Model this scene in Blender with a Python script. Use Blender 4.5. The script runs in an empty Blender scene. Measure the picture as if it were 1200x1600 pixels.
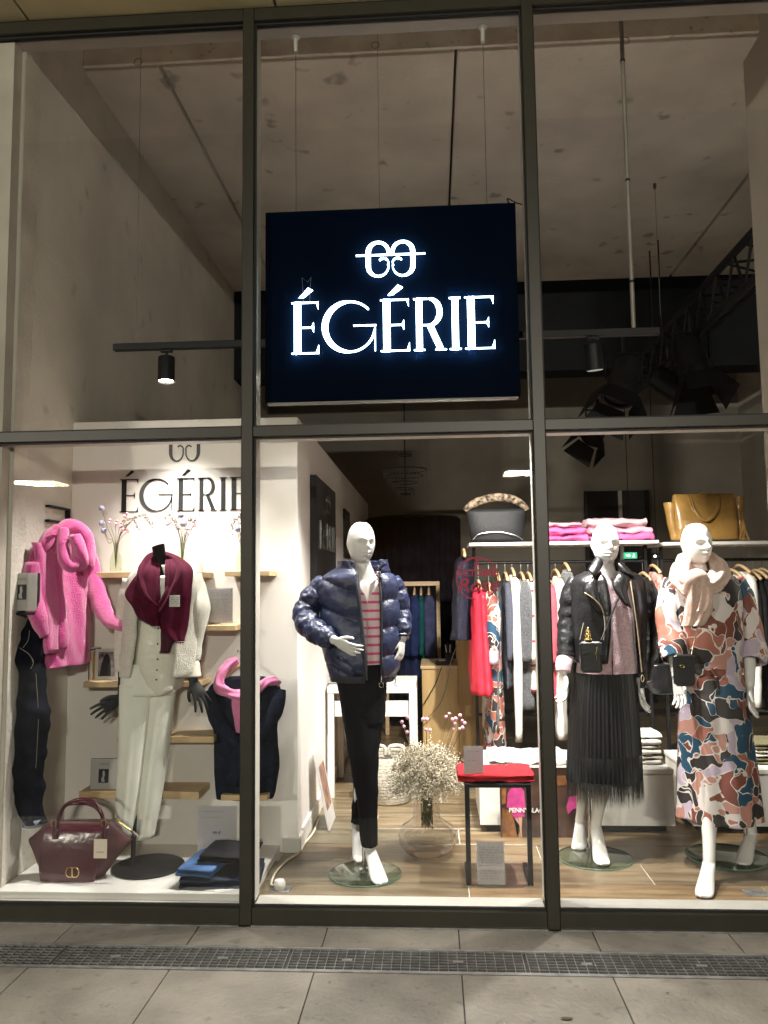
import bpy, bmesh, math, random
import numpy as np
from mathutils import Vector, Matrix, noise

# ------------------------------------------------------------------ camera, world, light, exposure
SC = bpy.context.scene
COL = SC.collection
YAW, PITCH, ROLL = -0.06027, 0.09075, -0.01203
CAM = np.array([0.1728, -3.4890, 1.4378])
FPX = 1245.4                                   # focal length for a 1200 x 1600 frame
_F = np.array([math.sin(YAW)*math.cos(PITCH), math.cos(YAW)*math.cos(PITCH), math.sin(PITCH)])
_R = np.array([math.cos(YAW), -math.sin(YAW), 0.0]); _U = np.cross(_R, _F)
_R2 = _R*math.cos(ROLL)+_U*math.sin(ROLL); _U2 = -_R*math.sin(ROLL)+_U*math.cos(ROLL)
cd = bpy.data.cameras.new('camera'); cam = bpy.data.objects.new('camera', cd); COL.objects.link(cam)
cd.sensor_fit = 'VERTICAL'; cd.sensor_height = 36.0; cd.lens = FPX/1600*36.0
cd.clip_start = 0.02; cd.clip_end = 300
cam.matrix_world = Matrix(((_R2[0], _U2[0], -_F[0], CAM[0]), (_R2[1], _U2[1], -_F[1], CAM[1]),
                           (_R2[2], _U2[2], -_F[2], CAM[2]), (0, 0, 0, 1)))
SC.camera = cam
SC.render.engine = 'CYCLES'
SC.cycles.use_denoising = True
SC.cycles.max_bounces = 8; SC.cycles.diffuse_bounces = 6; SC.cycles.glossy_bounces = 4
SC.cycles.transmission_bounces = 8; SC.cycles.transparent_max_bounces = 16
SC.cycles.caustics_reflective = False; SC.cycles.caustics_refractive = False
SC.cycles.sample_clamp_indirect = 10.0
wd = bpy.data.worlds.new('World'); SC.world = wd; wd.use_nodes = True
wn = wd.node_tree; bg = wn.nodes['Background']
sky = wn.nodes.new('ShaderNodeTexSky'); sky.sky_type = 'NISHITA'; sky.sun_disc = False
sky.sun_elevation = math.radians(1.0); sky.sun_rotation = math.radians(180)
wn.links.new(sky.outputs[0], bg.inputs[0]); bg.inputs[1].default_value = 0.002      # night sky
SC.view_settings.view_transform = 'Standard'; SC.view_settings.look = 'None'
SC.view_settings.exposure = 0.66; SC.view_settings.gamma = 1.0

def ray(px, py): return _F + _R2*(px-600)/FPX + _U2*(800-py)/FPX
def P(px, py, Y):
    d = ray(px, py); return CAM + d*(Y-CAM[1])/d[1]
def PX(px, py, X):
    d = ray(px, py); return CAM + d*(X-CAM[0])/d[0]
def PZ(px, py, Z):
    d = ray(px, py); return CAM + d*(Z-CAM[2])/d[2]

# ------------------------------------------------------------------ materials
MATS = {}
def nd(t, kind, **kw):
    n = t.nodes.new(kind)
    for k, v in kw.items(): setattr(n, k, v)
    return n
def M(name, col, rough=.6, metal=0., var=.0, vs=6., col2=None, bump=0., bs=60., sheen=0., spec=.5, emit=None, es=0., coat=0.,
      stretch=(1, 1, 1), obj_var=0., detail=4., rvar=0., world=False):
    """Principled material with procedural colour variation, grain bump and optional per-object variation."""
    if name in MATS: return MATS[name]
    m = bpy.data.materials.new(name); m.use_nodes = True; t = m.node_tree; b = t.nodes['Principled BSDF']
    b.inputs['Roughness'].default_value = rough; b.inputs['Metallic'].default_value = metal
    b.inputs['Specular IOR Level'].default_value = spec
    if sheen: b.inputs['Sheen Weight'].default_value = sheen; b.inputs['Sheen Roughness'].default_value = .4
    if coat: b.inputs['Coat Weight'].default_value = coat; b.inputs['Coat Roughness'].default_value = .1
    c = (*col, 1)
    b.inputs['Base Color'].default_value = c
    tc = nd(t, 'ShaderNodeTexCoord'); mp = nd(t, 'ShaderNodeMapping'); mp.inputs['Scale'].default_value = stretch
    if world: t.links.new(nd(t, 'ShaderNodeNewGeometry').outputs['Position'], mp.inputs[0])
    else: t.links.new(tc.outputs['Object'], mp.inputs[0])
    last = None
    if var or col2:
        n = nd(t, 'ShaderNodeTexNoise'); n.inputs['Scale'].default_value = vs; n.inputs['Detail'].default_value = detail
        t.links.new(mp.outputs[0], n.inputs['Vector'])
        r = nd(t, 'ShaderNodeValToRGB'); r.color_ramp.elements[0].position = .32; r.color_ramp.elements[1].position = .68
        r.color_ramp.elements[0].color = (*[x*(1-var) for x in col], 1)
        r.color_ramp.elements[1].color = (*(col2 if col2 else [min(1, x*(1+var)) for x in col]), 1)
        t.links.new(n.outputs['Fac'], r.inputs[0]); last = r.outputs[0]
        if rvar:
            mr = nd(t, 'ShaderNodeMapRange'); mr.inputs[3].default_value = rough-rvar; mr.inputs[4].default_value = rough+rvar
            t.links.new(n.outputs['Fac'], mr.inputs[0]); t.links.new(mr.outputs[0], b.inputs['Roughness'])
    if obj_var:
        oi = nd(t, 'ShaderNodeObjectInfo'); mr = nd(t, 'ShaderNodeMapRange')
        mr.inputs[3].default_value = 1-obj_var; mr.inputs[4].default_value = 1+obj_var
        t.links.new(oi.outputs['Random'], mr.inputs[0])
        hs = nd(t, 'ShaderNodeHueSaturation'); t.links.new(mr.outputs[0], hs.inputs['Value'])
        if last: t.links.new(last, hs.inputs['Color'])
        else: hs.inputs['Color'].default_value = c
        last = hs.outputs[0]
    if last: t.links.new(last, b.inputs['Base Color'])
    if bump:
        n = nd(t, 'ShaderNodeTexNoise'); n.inputs['Scale'].default_value = bs; n.inputs['Detail'].default_value = 3
        t.links.new(mp.outputs[0], n.inputs['Vector'])
        bp = nd(t, 'ShaderNodeBump'); bp.inputs['Strength'].default_value = bump; bp.inputs['Distance'].default_value = .02
        t.links.new(n.outputs['Fac'], bp.inputs['Height']); t.links.new(bp.outputs[0], b.inputs['Normal'])
    if emit:
        b.inputs['Emission Color'].default_value = (*emit, 1); b.inputs['Emission Strength'].default_value = es
    MATS[name] = m
    return m
def glassmat(name, tint=(1, 1, 1), ior=1.5, rough=0., body=0.0, bodycol=(1, 1, 1)):
    """Thin pane: straight-through light plus a Fresnel mirror; body adds a little diffuse film."""
    if name in MATS: return MATS[name]
    m = bpy.data.materials.new(name); m.use_nodes = True; t = m.node_tree; t.nodes.clear()
    o = nd(t, 'ShaderNodeOutputMaterial'); tr = nd(t, 'ShaderNodeBsdfTransparent'); gl = nd(t, 'ShaderNodeBsdfGlossy')
    tr.inputs[0].default_value = (*tint, 1); gl.inputs['Roughness'].default_value = rough
    ge = nd(t, 'ShaderNodeNewGeometry'); dt = nd(t, 'ShaderNodeVectorMath', operation='DOT_PRODUCT')
    t.links.new(ge.outputs['Normal'], dt.inputs[0]); t.links.new(ge.outputs['Incoming'], dt.inputs[1])
    ab = nd(t, 'ShaderNodeMath', operation='ABSOLUTE'); t.links.new(dt.outputs['Value'], ab.inputs[0])
    om = nd(t, 'ShaderNodeMath', operation='SUBTRACT'); om.inputs[0].default_value = 1; t.links.new(ab.outputs[0], om.inputs[1])
    pw = nd(t, 'ShaderNodeMath', operation='POWER'); pw.inputs[1].default_value = 5; t.links.new(om.outputs[0], pw.inputs[0])
    f0 = ((ior-1)/(ior+1))**2; fr = nd(t, 'ShaderNodeMapRange'); fr.inputs[3].default_value = f0; fr.inputs[4].default_value = 1; t.links.new(pw.outputs[0], fr.inputs[0])
    mx = nd(t, 'ShaderNodeMixShader'); t.links.new(fr.outputs[0], mx.inputs[0]); t.links.new(gl.outputs[0], mx.inputs[2])
    if body:
        df = nd(t, 'ShaderNodeBsdfDiffuse'); df.inputs[0].default_value = (*bodycol, 1)
        m2 = nd(t, 'ShaderNodeMixShader'); m2.inputs[0].default_value = body
        t.links.new(tr.outputs[0], m2.inputs[1]); t.links.new(df.outputs[0], m2.inputs[2]); t.links.new(m2.outputs[0], mx.inputs[1])
    else: t.links.new(tr.outputs[0], mx.inputs[1])
    t.links.new(mx.outputs[0], o.inputs[0]); MATS[name] = m
    return m

def thin(m, w=.45):
    """lets a thin sheet (paper, vinyl) glow when lit from behind."""
    t = m.node_tree; o = t.nodes['Material Output']; b = t.nodes['Principled BSDF']; tl = nd(t, 'ShaderNodeBsdfTranslucent')
    if b.inputs['Base Color'].links: t.links.new(b.inputs['Base Color'].links[0].from_socket, tl.inputs[0])
    else: tl.inputs[0].default_value = b.inputs['Base Color'].default_value
    mx = nd(t, 'ShaderNodeMixShader'); mx.inputs[0].default_value = w; t.links.new(b.outputs[0], mx.inputs[1]); t.links.new(tl.outputs[0], mx.inputs[2]); t.links.new(mx.outputs[0], o.inputs[0]); return m

# ------------------------------------------------------------------ objects
def wloc(o):
    v = Vector((0, 0, 0))
    while o is not None: v += o.location; o = o.parent
    return v
def tag(o, label=None, cat=None, group=None, kind=None):
    if label: o['label'] = label
    if cat: o['category'] = cat
    if group: o['group'] = group
    if kind: o['kind'] = kind
    return o
def thing(name, label, cat, loc, group=None):
    o = bpy.data.objects.new(name, None); COL.objects.link(o); o.location = [float(x) for x in loc]; o.empty_display_size = .1
    return tag(o, label, cat, group)
class MB:
    """Collects shapes in world coordinates; build() links them as one mesh object."""
    def __init__(s): s.v = []; s.f = []; s.mi = []; s.cm = 0
    def add(s, V, Fc):
        k = len(s.v); s.v += [tuple(map(float, p)) for p in V]; s.f += [tuple(k+i for i in f) for f in Fc]; s.mi += [s.cm]*len(Fc); return s
    def box(s, x0, x1, y0, y1, z0, z1, b=0.0):
        if x0 > x1: x0, x1 = x1, x0
        if y0 > y1: y0, y1 = y1, y0
        if z0 > z1: z0, z1 = z1, z0
        if b <= 0:
            V = [(x, y, z) for z in (z0, z1) for y in (y0, y1) for x in (x0, x1)]
            return s.add(V, [(0, 2, 3, 1), (4, 5, 7, 6), (0, 1, 5, 4), (2, 6, 7, 3), (0, 4, 6, 2), (1, 3, 7, 5)])
        b = min(b, (x1-x0)*.45, (y1-y0)*.45, (z1-z0)*.45)
        bm = bmesh.new(); bmesh.ops.create_cube(bm, size=1)
        for v in bm.verts: v.co = Vector(((x0+x1)/2+v.co.x*(x1-x0), (y0+y1)/2+v.co.y*(y1-y0), (z0+z1)/2+v.co.z*(z1-z0)))
        bmesh.ops.bevel(bm, geom=bm.edges[:], offset=b, segments=1, affect='EDGES', profile=.5)
        bm.verts.index_update()
        s.add([v.co for v in bm.verts], [[v.index for v in f.verts] for f in bm.faces]); bm.free(); return s
    def obox(s, a, b, w, h, up=(0, 0, 1)):
        """box bar from a to b, width w (sideways), height h."""
        a = np.array(a, float); b = np.array(b, float); d = b-a; d /= np.linalg.norm(d)
        u = np.array(up, float); sd = np.cross(d, u)
        if np.linalg.norm(sd) < 1e-4: sd = np.cross(d, (1, 0, 0))
        sd /= np.linalg.norm(sd); u = np.cross(sd, d)
        V = [p+sd*w/2*i+u*h/2*j for p in (a, b) for i, j in ((-1, -1), (1, -1), (1, 1), (-1, 1))]
        return s.add(V, [(3, 2, 1, 0), (4, 5, 6, 7), (0, 1, 5, 4), (1, 2, 6, 5), (2, 3, 7, 6), (3, 0, 4, 7)])
    def tube(s, pts, r, n=8, closed=False, cap=True, ref=None, flat=1.0, res=0, expo=1.0):
        V, Fc = tube(pts, r, n, closed, cap, ref, flat, res); return s.add(V, Fc)
    def lathe(s, prof, c, n=24, axis=None, cap=True):
        """prof: (radius, height) pairs; c: base point."""
        c = np.array(c, float); V = []; Fc = []
        ax = np.array(axis if axis is not None else (0, 0, 1), float); ax /= np.linalg.norm(ax)
        e = np.cross(ax, (0, 1, 0) if abs(ax[1]) < .9 else (1, 0, 0)); e /= np.linalg.norm(e); g = np.cross(ax, e)
        for r, h in prof:
            for k in range(n):
                a = 2*math.pi*k/n; V.append(c+ax*h+(e*math.cos(a)+g*math.sin(a))*r)
        m = len(prof)
        for i in range(m-1):
            for k in range(n): Fc.append((i*n+k, i*n+(k+1) % n, (i+1)*n+(k+1) % n, (i+1)*n+k))
        if cap and prof[0][0] > 1e-6: Fc.append(tuple(range(n))[::-1])
        if cap and prof[-1][0] > 1e-6: Fc.append(tuple((m-1)*n+k for k in range(n)))
        return s.add(V, Fc)
    def poly(s, pts, d):
        """flat polygon pts (3D, in order), extruded along vector d."""
        pts = [np.array(p, float) for p in pts]; d = np.array(d, float); n = len(pts)
        V = pts+[p+d for p in pts]
        Fc = [tuple(range(n))[::-1], tuple(range(n, 2*n))]+[(i, (i+1) % n, n+(i+1) % n, n+i) for i in range(n)]
        return s.add(V, Fc)
    def quad(s, a, b, c, d): return s.add([a, b, c, d], [(0, 1, 2, 3)])
    def mesh(s, name, loc, mats, smooth=False, auto=None):
        me = bpy.data.meshes.new(name)
        me.from_pydata([(x-loc[0], y-loc[1], z-loc[2]) for x, y, z in s.v], [], s.f)
        if not isinstance(mats, (list, tuple)): mats = [mats]
        for m in mats: me.materials.append(m)
        if len(mats) > 1: me.polygons.foreach_set('material_index', s.mi)
        bm = bmesh.new(); bm.from_mesh(me); bmesh.ops.recalc_face_normals(bm, faces=bm.faces); bm.to_mesh(me); bm.free()
        if smooth:
            me.polygons.foreach_set('use_smooth', [True]*len(me.polygons))
            if auto: me.set_sharp_from_angle(angle=math.radians(auto))
        me.update(); return me
    def build(s, name, mats, parent=None, loc=None, smooth=False, auto=None):
        """top-level when parent is None; the origin is loc (or the parent's origin)."""
        w = wloc(parent) if parent is not None else Vector([float(x) for x in loc] if loc is not None else (0, 0, 0))
        o = bpy.data.objects.new(name, s.mesh(name, w, mats, smooth, auto)); COL.objects.link(o)
        if parent is not None: o.parent = parent
        else: o.location = w
        return o
def place(name, me, parent, pos):
    o = bpy.data.objects.new(name, me); COL.objects.link(o); o.parent = parent
    o.location = Vector([float(x) for x in pos])-wloc(parent); return o

# ------------------------------------------------------------------ curves and lofts
def catmull(A, res):
    A = np.array(A, float)
    if res <= 1 or len(A) < 3:
        if res <= 1: return A
        out = [A[i]+(A[i+1]-A[i])*k/res for i in range(len(A)-1) for k in range(res)]+[A[-1]]; return np.array(out)
    Q = np.vstack([2*A[0]-A[1], A, 2*A[-1]-A[-2]]); out = []
    for i in range(1, len(Q)-2):
        p0, p1, p2, p3 = Q[i-1], Q[i], Q[i+1], Q[i+2]
        for k in range(res):
            t = k/res
            out.append(.5*(2*p1+(p2-p0)*t+(2*p0-5*p1+4*p2-p3)*t*t+(3*p1-p0-3*p2+p3)*t**3))
    out.append(A[-1]); return np.array(out)
def tube(pts, r, n=8, closed=False, cap=True, ref=None, flat=1.0, res=0):
    pts = np.array(pts, float); m0 = len(pts); r = np.array([r]*m0 if np.isscalar(r) else r, float)
    fl = np.array([flat]*m0 if np.isscalar(flat) else flat, float)
    if res > 1:
        X = catmull(np.column_stack([pts, r, fl]), res); pts = X[:, :3]; r = np.maximum(X[:, 3], 1e-4); fl = X[:, 4]
    m = len(pts); V = []; Fc = []; prev = None
    for i in range(m):
        if closed: d = pts[(i+1) % m]-pts[i-1]
        else: d = pts[min(i+1, m-1)]-pts[max(i-1, 0)]
        d = d/(np.linalg.norm(d)+1e-12)
        if prev is None:
            q = np.array(ref if ref is not None else ((0, 0, 1) if abs(d[2]) < .9 else (0, 1, 0)), float)
        else: q = prev
        e = q-d*(q@d)
        if np.linalg.norm(e) < 1e-6: e = np.cross(d, (1, 0, 0))
        e /= np.linalg.norm(e); prev = e; g = np.cross(d, e)
        for k in range(n):
            a = 2*math.pi*k/n; V.append(pts[i]+e*math.cos(a)*r[i]*fl[i]+g*math.sin(a)*r[i])
    for i in range(m if closed else m-1):
        j = (i+1) % m
        for k in range(n): Fc.append((i*n+k, i*n+(k+1) % n, j*n+(k+1) % n, j*n+k))
    if cap and not closed: Fc += [tuple(range(n))[::-1], tuple((m-1)*n+k for k in range(n))]
    return V, Fc
def fbm(p, s, o=3): return noise.fractal(Vector((p[0]*s, p[1]*s, p[2]*s)), 1.0, 2.0, o)
def loft(rows, n=32, res=4, th=None, disp=None, power=2.0, cap=True, thick=0.0):
    """rows: (centre, half-axis A, half-axis B). th: None for a closed tube or per-row (t0, t1) angles in degrees
    (0 = +A, 90 = +B).  disp(u, theta, point) -> outward offset."""
    X = catmull([np.concatenate([np.array(c, float), np.array(a, float), np.array(b, float)]+([np.array(t, float)] if th is not None else []))
                 for (c, a, b), t in zip(rows, th if th is not None else [None]*len(rows))], res)
    m = len(X); V = []; closed = th is None
    nn = n if closed else n+1
    for i in range(m):
        c, a, b = X[i, :3], X[i, 3:6], X[i, 6:9]; u = i/(m-1)
        t0, t1 = (0, 360) if closed else X[i, 9:11]
        for k in range(nn):
            t = math.radians(t0+(t1-t0)*k/n); co, si = math.cos(t), math.sin(t)
            e = 2/power; co2 = math.copysign(abs(co)**e, co); si2 = math.copysign(abs(si)**e, si)
            d = a*co2+b*si2; p = c+d
            if disp:
                nv = a/(a@a+1e-9)*co+b/(b@b+1e-9)*si; nv = nv/(np.linalg.norm(nv)+1e-9); p = p+nv*disp(u, t, p)
            V.append(p)
    Fc = []
    for i in range(m-1):
        for k in range(n):
            k2 = (k+1) % nn if closed else k+1
            Fc.append((i*nn+k, i*nn+k2, (i+1)*nn+k2, (i+1)*nn+k))
    if closed and cap: Fc += [tuple(range(nn))[::-1], tuple((m-1)*nn+k for k in range(nn))]
    return V, Fc
def rowpx(Y, dep, rows):
    """horizontal sections from (py, pxl, pxr[, Y, depth]) measured at distance Y."""
    out = []
    for r in rows:
        y = r[3] if len(r) > 3 and r[3] is not None else Y; dp = r[4] if len(r) > 4 else dep
        a, b = P(r[1], r[0], y), P(r[2], r[0], y)
        out.append(((a+b)/2, np.array([(b-a)[0]/2, 0, 0]), np.array([0, -dp, 0])))
    return out
def folds(amp, k, seed=0, fine=.0, fs=30., grow=True):
    def f(u, t, p):
        w = noise.noise(Vector((u*1.2+seed, seed*3.1, 0)))*1.6
        a = amp*(0.25+.75*u if grow else 1)
        return a*(math.sin(k*t+w*2+seed)*.6+math.sin((k*1.7)*t-w*3+seed*2)*.4)+fine*fbm((p[0]+seed, p[1], p[2]), fs, 2)
    return f
def cloth(o, t=.004):
    md = o.modifiers.new('cloth_thickness', 'SOLIDIFY'); md.thickness = t; md.offset = 0; return o
def remeshed(mb, name, mat, parent=None, loc=None, vox=.004, smooth=4, fac=.5):
    """one continuous skin over overlapping closed lofts."""
    o = mb.build(name, mat, parent, loc)
    md = o.modifiers.new('r', 'REMESH'); md.mode = 'VOXEL'; md.voxel_size = vox; md.use_smooth_shade = True
    if smooth: ms = o.modifiers.new('s', 'SMOOTH'); ms.iterations = smooth; ms.factor = fac
    dg = bpy.context.evaluated_depsgraph_get(); me = bpy.data.meshes.new_from_object(o.evaluated_get(dg))
    o.modifiers.clear(); o.data = me; me.name = name
    me.polygons.foreach_set('use_smooth', [True]*len(me.polygons))
    return o
def text_mesh(mb, s, origin, right, up, size, ext=.002, bold=0., shear=0., align='CENTER'):
    """flat lettering in the built-in typeface, laid out from origin along right/up and extruded towards the viewer."""
    cu = bpy.data.curves.new('t', 'FONT'); cu.body = s; cu.size = size; cu.extrude = ext/2; cu.offset = bold; cu.shear = shear
    cu.align_x = align; cu.resolution_u = 3
    o = bpy.data.objects.new('t', cu); COL.objects.link(o)
    me = bpy.data.meshes.new_from_object(o.evaluated_get(bpy.context.evaluated_depsgraph_get()))
    right = np.array(right, float); up = np.array(up, float); nrm = np.cross(right, up); og = np.array(origin, float)
    mb.add([og+right*v.co.x+up*v.co.y+nrm*v.co.z for v in me.vertices], [tuple(p.vertices) for p in me.polygons])
    bpy.data.objects.remove(o); bpy.data.curves.remove(cu); bpy.data.meshes.remove(me)
# ------------------------------------------------------------------ structure
FZ = 0.06                                      # shop floor level
random.seed(4)
def concrete(name, col, spots=.5, scale=1.0, rough=.85, var=.15, obj_var=0., thr=.66, fs=5.5):
    m = M(name, col, rough, var=var, vs=1.9*scale, bump=.25, bs=45, detail=9, world=True, obj_var=obj_var)
    t = m.node_tree; b = t.nodes['Principled BSDF']; src = b.inputs['Base Color'].links[0].from_socket
    tc = nd(t, 'ShaderNodeNewGeometry')
    n = nd(t, 'ShaderNodeTexNoise'); n.inputs['Scale'].default_value = fs*scale; n.inputs['Detail'].default_value = 2
    mp = nd(t, 'ShaderNodeMapping'); mp.inputs['Scale'].default_value = (1, 1, 1); t.links.new(tc.outputs['Position'], mp.inputs[0]); t.links.new(mp.outputs[0], n.inputs['Vector'])
    r = nd(t, 'ShaderNodeValToRGB'); r.color_ramp.elements[0].position = thr; r.color_ramp.elements[1].position = thr+.08
    r.color_ramp.elements[0].color = (1, 1, 1, 1); r.color_ramp.elements[1].color = (1-spots,)*3+(1,)
    t.links.new(n.outputs['Fac'], r.inputs[0])
    mx = nd(t, 'ShaderNodeMix', data_type='RGBA', blend_type='MULTIPLY'); mx.inputs[0].default_value = 1
    t.links.new(src, mx.inputs[6]); t.links.new(r.outputs[0], mx.inputs[7]); t.links.new(mx.outputs[2], b.inputs['Base Color'])
    return m
m_conc = concrete('concrete_ceiling', (.75, .715, .655), .45)
m_conc2 = concrete('concrete_wall', (.63, .59, .52), .25, .8)
m_slabface = concrete('slab_edge_concrete', (.92, .84, .77), .45, 3)
m_brownwall = M('brown_rear_wall', (.22, .195, .165), .8, var=.15, vs=2, bump=.1)
m_black = M('black_paint', (.010, .011, .014), .7, var=.2, vs=5, spec=.15)
m_frame = M('bronze_frame_paint', (.027, .0245, .0145), .42, metal=.1, var=.10, vs=14, bump=.03, bs=220)
m_lining = M('pale_frame_lining', (.52, .49, .44), .45, var=.06, vs=5, bump=.03, bs=150)
m_gasket = M('rubber_gasket', (.01, .01, .01), .6)
m_white = M('white_wall_paint', (.74, .70, .66), .7, var=.03, vs=3, bump=.04, bs=160)
m_whitegloss = M('white_lacquer', (.72, .70, .66), .4, var=.03, vs=4, bump=.02, bs=120)
m_tile = concrete('pavement_tile', (.192, .170, .138), .30, 2.2, .55, .22, .12, .63, 8.)
m_joint = M('tile_joint', (.035, .032, .028), .9)
m_soffit = M('cream_soffit_panel', (.82, .70, .40), .3, var=.06, vs=3)
m_steel = M('galvanised_steel', (.34, .34, .33), .42, metal=.8, var=.25, vs=18, bump=.05)
m_dirt = M('drain_dirt', (.02, .02, .018), .9, var=.5, vs=40)

def structure(mb, name, mat, loc=(0, 0, 0)): return tag(mb.build(name, mat, None, loc), kind='structure')

# ground outside and pavement tiles
structure(MB().box(-60, 60, -80, -1.62, -.08, -.012), 'street_ground', M('asphalt', (.05, .05, .05), .9, var=.2, vs=3))
pave = structure(MB().box(-3.3, 3.3, -1.6, .02, -.08, -.006), 'pavement', m_joint)
seams = [-1.945-.5495*2, -1.945-.5495]+[-1.945+.5495*i for i in range(9)]
g = .0022
me_u = MB().box(0+g, .5495-g, -.187, -.004, -.05, 0, .0012).mesh('tile', (0, 0, 0), m_tile)
me_l = MB().box(0+g, .5495-g, -.5495+g, 0-g, -.05, 0, .0012).mesh('tile', (0, 0, 0), m_tile)
for x in seams[:-1]:
    place('tile', me_u, pave, (x, 0, 0))
    for j in range(2): place('tile', me_l, pave, (x, -.392-.5495*j, -.0006*random.random()))
# drainage channel with four grating sections
dr = thing('drainage_channel', 'long galvanised steel drain grating set across the pavement before the shop', 'drain', (0, -.29, 0))
MB().box(-3.2, 3.2, -.372, -.202, -.045, -.03).build('channel_floor', m_dirt, dr)
MB().box(-3.2, 3.2, -.391, -.372, -.04, .0015, .001).build('edge_rail', m_steel, dr)
MB().box(-3.2, 3.2, -.204, -.190, -.04, .0015, .001).build('edge_rail', m_steel, dr)
mb = MB(); L = .908
for i in range(26):
    x = .006+i*(L-.012)/25; mb.box(x-.0012, x+.0012, -.370, -.206, -.022, 0)
for j in range(8):
    y = -.3685+j*(.161/7); mb.box(.004, L-.004, y-.0011, y+.0011, -.012, -.0005)
mb.box(L*.25-.02, L*.25+.02, -.295, -.28, -.02, -.001); mb.box(L*.72-.02, L*.72+.02, -.295, -.28, -.02, -.001)
me_g = mb.mesh('grating', (0, 0, 0), m_steel)
for k in range(-3, 4): place('grating', me_g, dr, (-.411+k*.9125, 0, 0))

# exterior soffit panels
sf = structure(MB().box(-4, 4, -.95, -.0, 4.20, 4.3), 'soffit', m_joint)
me_s = MB().box(.006, 1.194, -.94, -.0, 4.155, 4.21, .002).mesh('soffit_panel', (0, 0, 0), m_soffit)
for k in range(-2, 4): place('soffit_panel', me_s, sf, (-1.72+1.2*k, 0, 0))

# storefront: mullions, rails, linings and six panes
wf = thing('shop_window_frame', 'dark bronze aluminium window frame holding six large panes of the shop front', 'window frame', (0, 0, 0))
MX = [-1.95, -.65, .65, 1.95]
for x in MX:
    MB().box(x-.026, x+.026, 0, .062, 0, 4.16, .0025).build('mullion', m_frame, wf)
    MB().box(x-.0245, x+.0245, .070, .168, .07, 4.094, .003).build('mullion_lining', m_lining, wf)
    MB().box(x-.021, x+.021, .062, .070, .06, 4.094).build('gasket', m_gasket, wf)
glass = glassmat('window_glass', (.97, .98, .97), 1.45)
for i in range(3):
    a, b = MX[i]+.026, MX[i+1]-.026
    MB().box(a, b, .003, .060, 0, .0685, .0025).build('bottom_rail', m_frame, wf)
    MB().box(a, b, -.012, .003, -.0, .006).build('threshold_strip', m_steel, wf)
    MB().box(a, b, .003, .060, 2.106, 2.154, .0025).build('transom', m_frame, wf)
    MB().box(a, b, .003, .060, 4.096, 4.158, .0025).build('top_rail', m_frame, wf)
    MB().box(a+.002, b-.002, .066, .166, 2.108, 2.150, .003).build('transom_lining', m_lining, wf)
    MB().box(a+.002, b-.002, .066, .165, .0615, .0665, .001).build('window_sill', M('sill_paint', (.36, .345, .31), .5, var=.06, vs=6), wf)
    for z0, z1 in ((.066, 2.109), (2.151, 4.099)):
        MB().box(a-.006, b+.006, .040, .048, z0, z1).build('glass_pane', glass, wf)
        for q in ((a, b, z0+.0032, z0+.011), (a, b, z1-.011, z1-.0036), (a+.0004, a+.007, z0+.012, z1-.012), (b-.007, b-.0004, z0+.012, z1-.012)):
            MB().box(q[0], q[1], .026, .0395, q[2], q[3]).build('glazing_bead', m_gasket, wf)
MB().box(-2.2, 2.4, .066, .145, 4.096, 4.16, .003).build('header_lining', m_lining, wf)

# shop shell
structure(MB().box(-2.1, -1.8, .13, 6.2, -.05, 5.0), 'wall_left', m_conc2)
structure(MB().box(-2.1, -1.815, .055, .128, -.05, 4.10), 'wall_reveal', M('plaster_reveal', (.5, .45, .38), .8, var=.12, vs=4, bump=.2, bs=30))
structure(MB().box(-2.1, 4.0, 6.0, 6.2, -.05, 5.0), 'wall_rear', m_brownwall)
structure(MB().box(3.8, 4.0, 0.08, 6.0, -.05, 5.0), 'wall_right', m_conc2)
structure(MB().box(2.02, 2.7, .55, 1.0, .05, 4.9), 'column', M('plaster_column', (.44, .40, .34), .8, var=.08, vs=3, bump=.12, bs=40))
structure(MB().box(-2.1, 4.0, .0, .143, 4.162, 5.0), 'header_beam', m_conc2)
structure(MB().box(-2.1, 4.0, .143, .78, 4.86, 5.0), 'ceiling_recess', m_conc)
cl = structure(MB().box(-2.1, 4.0, .80, 6.1, 4.50, 5.0), 'ceiling', m_joint)
for a, b in ((-1.8, -1.362), (-1.338, .345), (.362, 2.55), (2.575, 3.8)):
    MB().box(a, b, .785, 4.3, 4.43, 4.56, .004).build('slab_panel', m_conc, cl)
structure(MB().box(-1.8, 3.8, .765, .79, 4.45, 4.86, .003), 'slab_edge', m_slabface)
structure(MB().box(-1.8, 3.8, 4.3, 4.6, 3.52, 4.44), 'bulkhead', m_black)
fl = structure(MB().box(-1.8, 3.8, .165, 6.0, -.05, FZ-.004), 'floor', M('pale_floor_joint', (.5, .46, .38), .8))
# rough pale plaster band on the left wall beside the window, torn along its inner edge
rp = random.Random(9); pts = [(.131, .1)]; zz_ = .1
while zz_ < 4.3: pts.append((.27+.018*math.sin(zz_*2.3)+rp.uniform(-.012, .012), zz_)); zz_ += .06
pts.append((.131, 4.3)); structure(MB().poly([(-1.7985, y, z) for y, z in pts], (.0025, 0, 0)), 'plaster_strip', M('pale_plaster', (.62, .57, .50), .85, var=.14, vs=5, bump=.3, bs=40))
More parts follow.
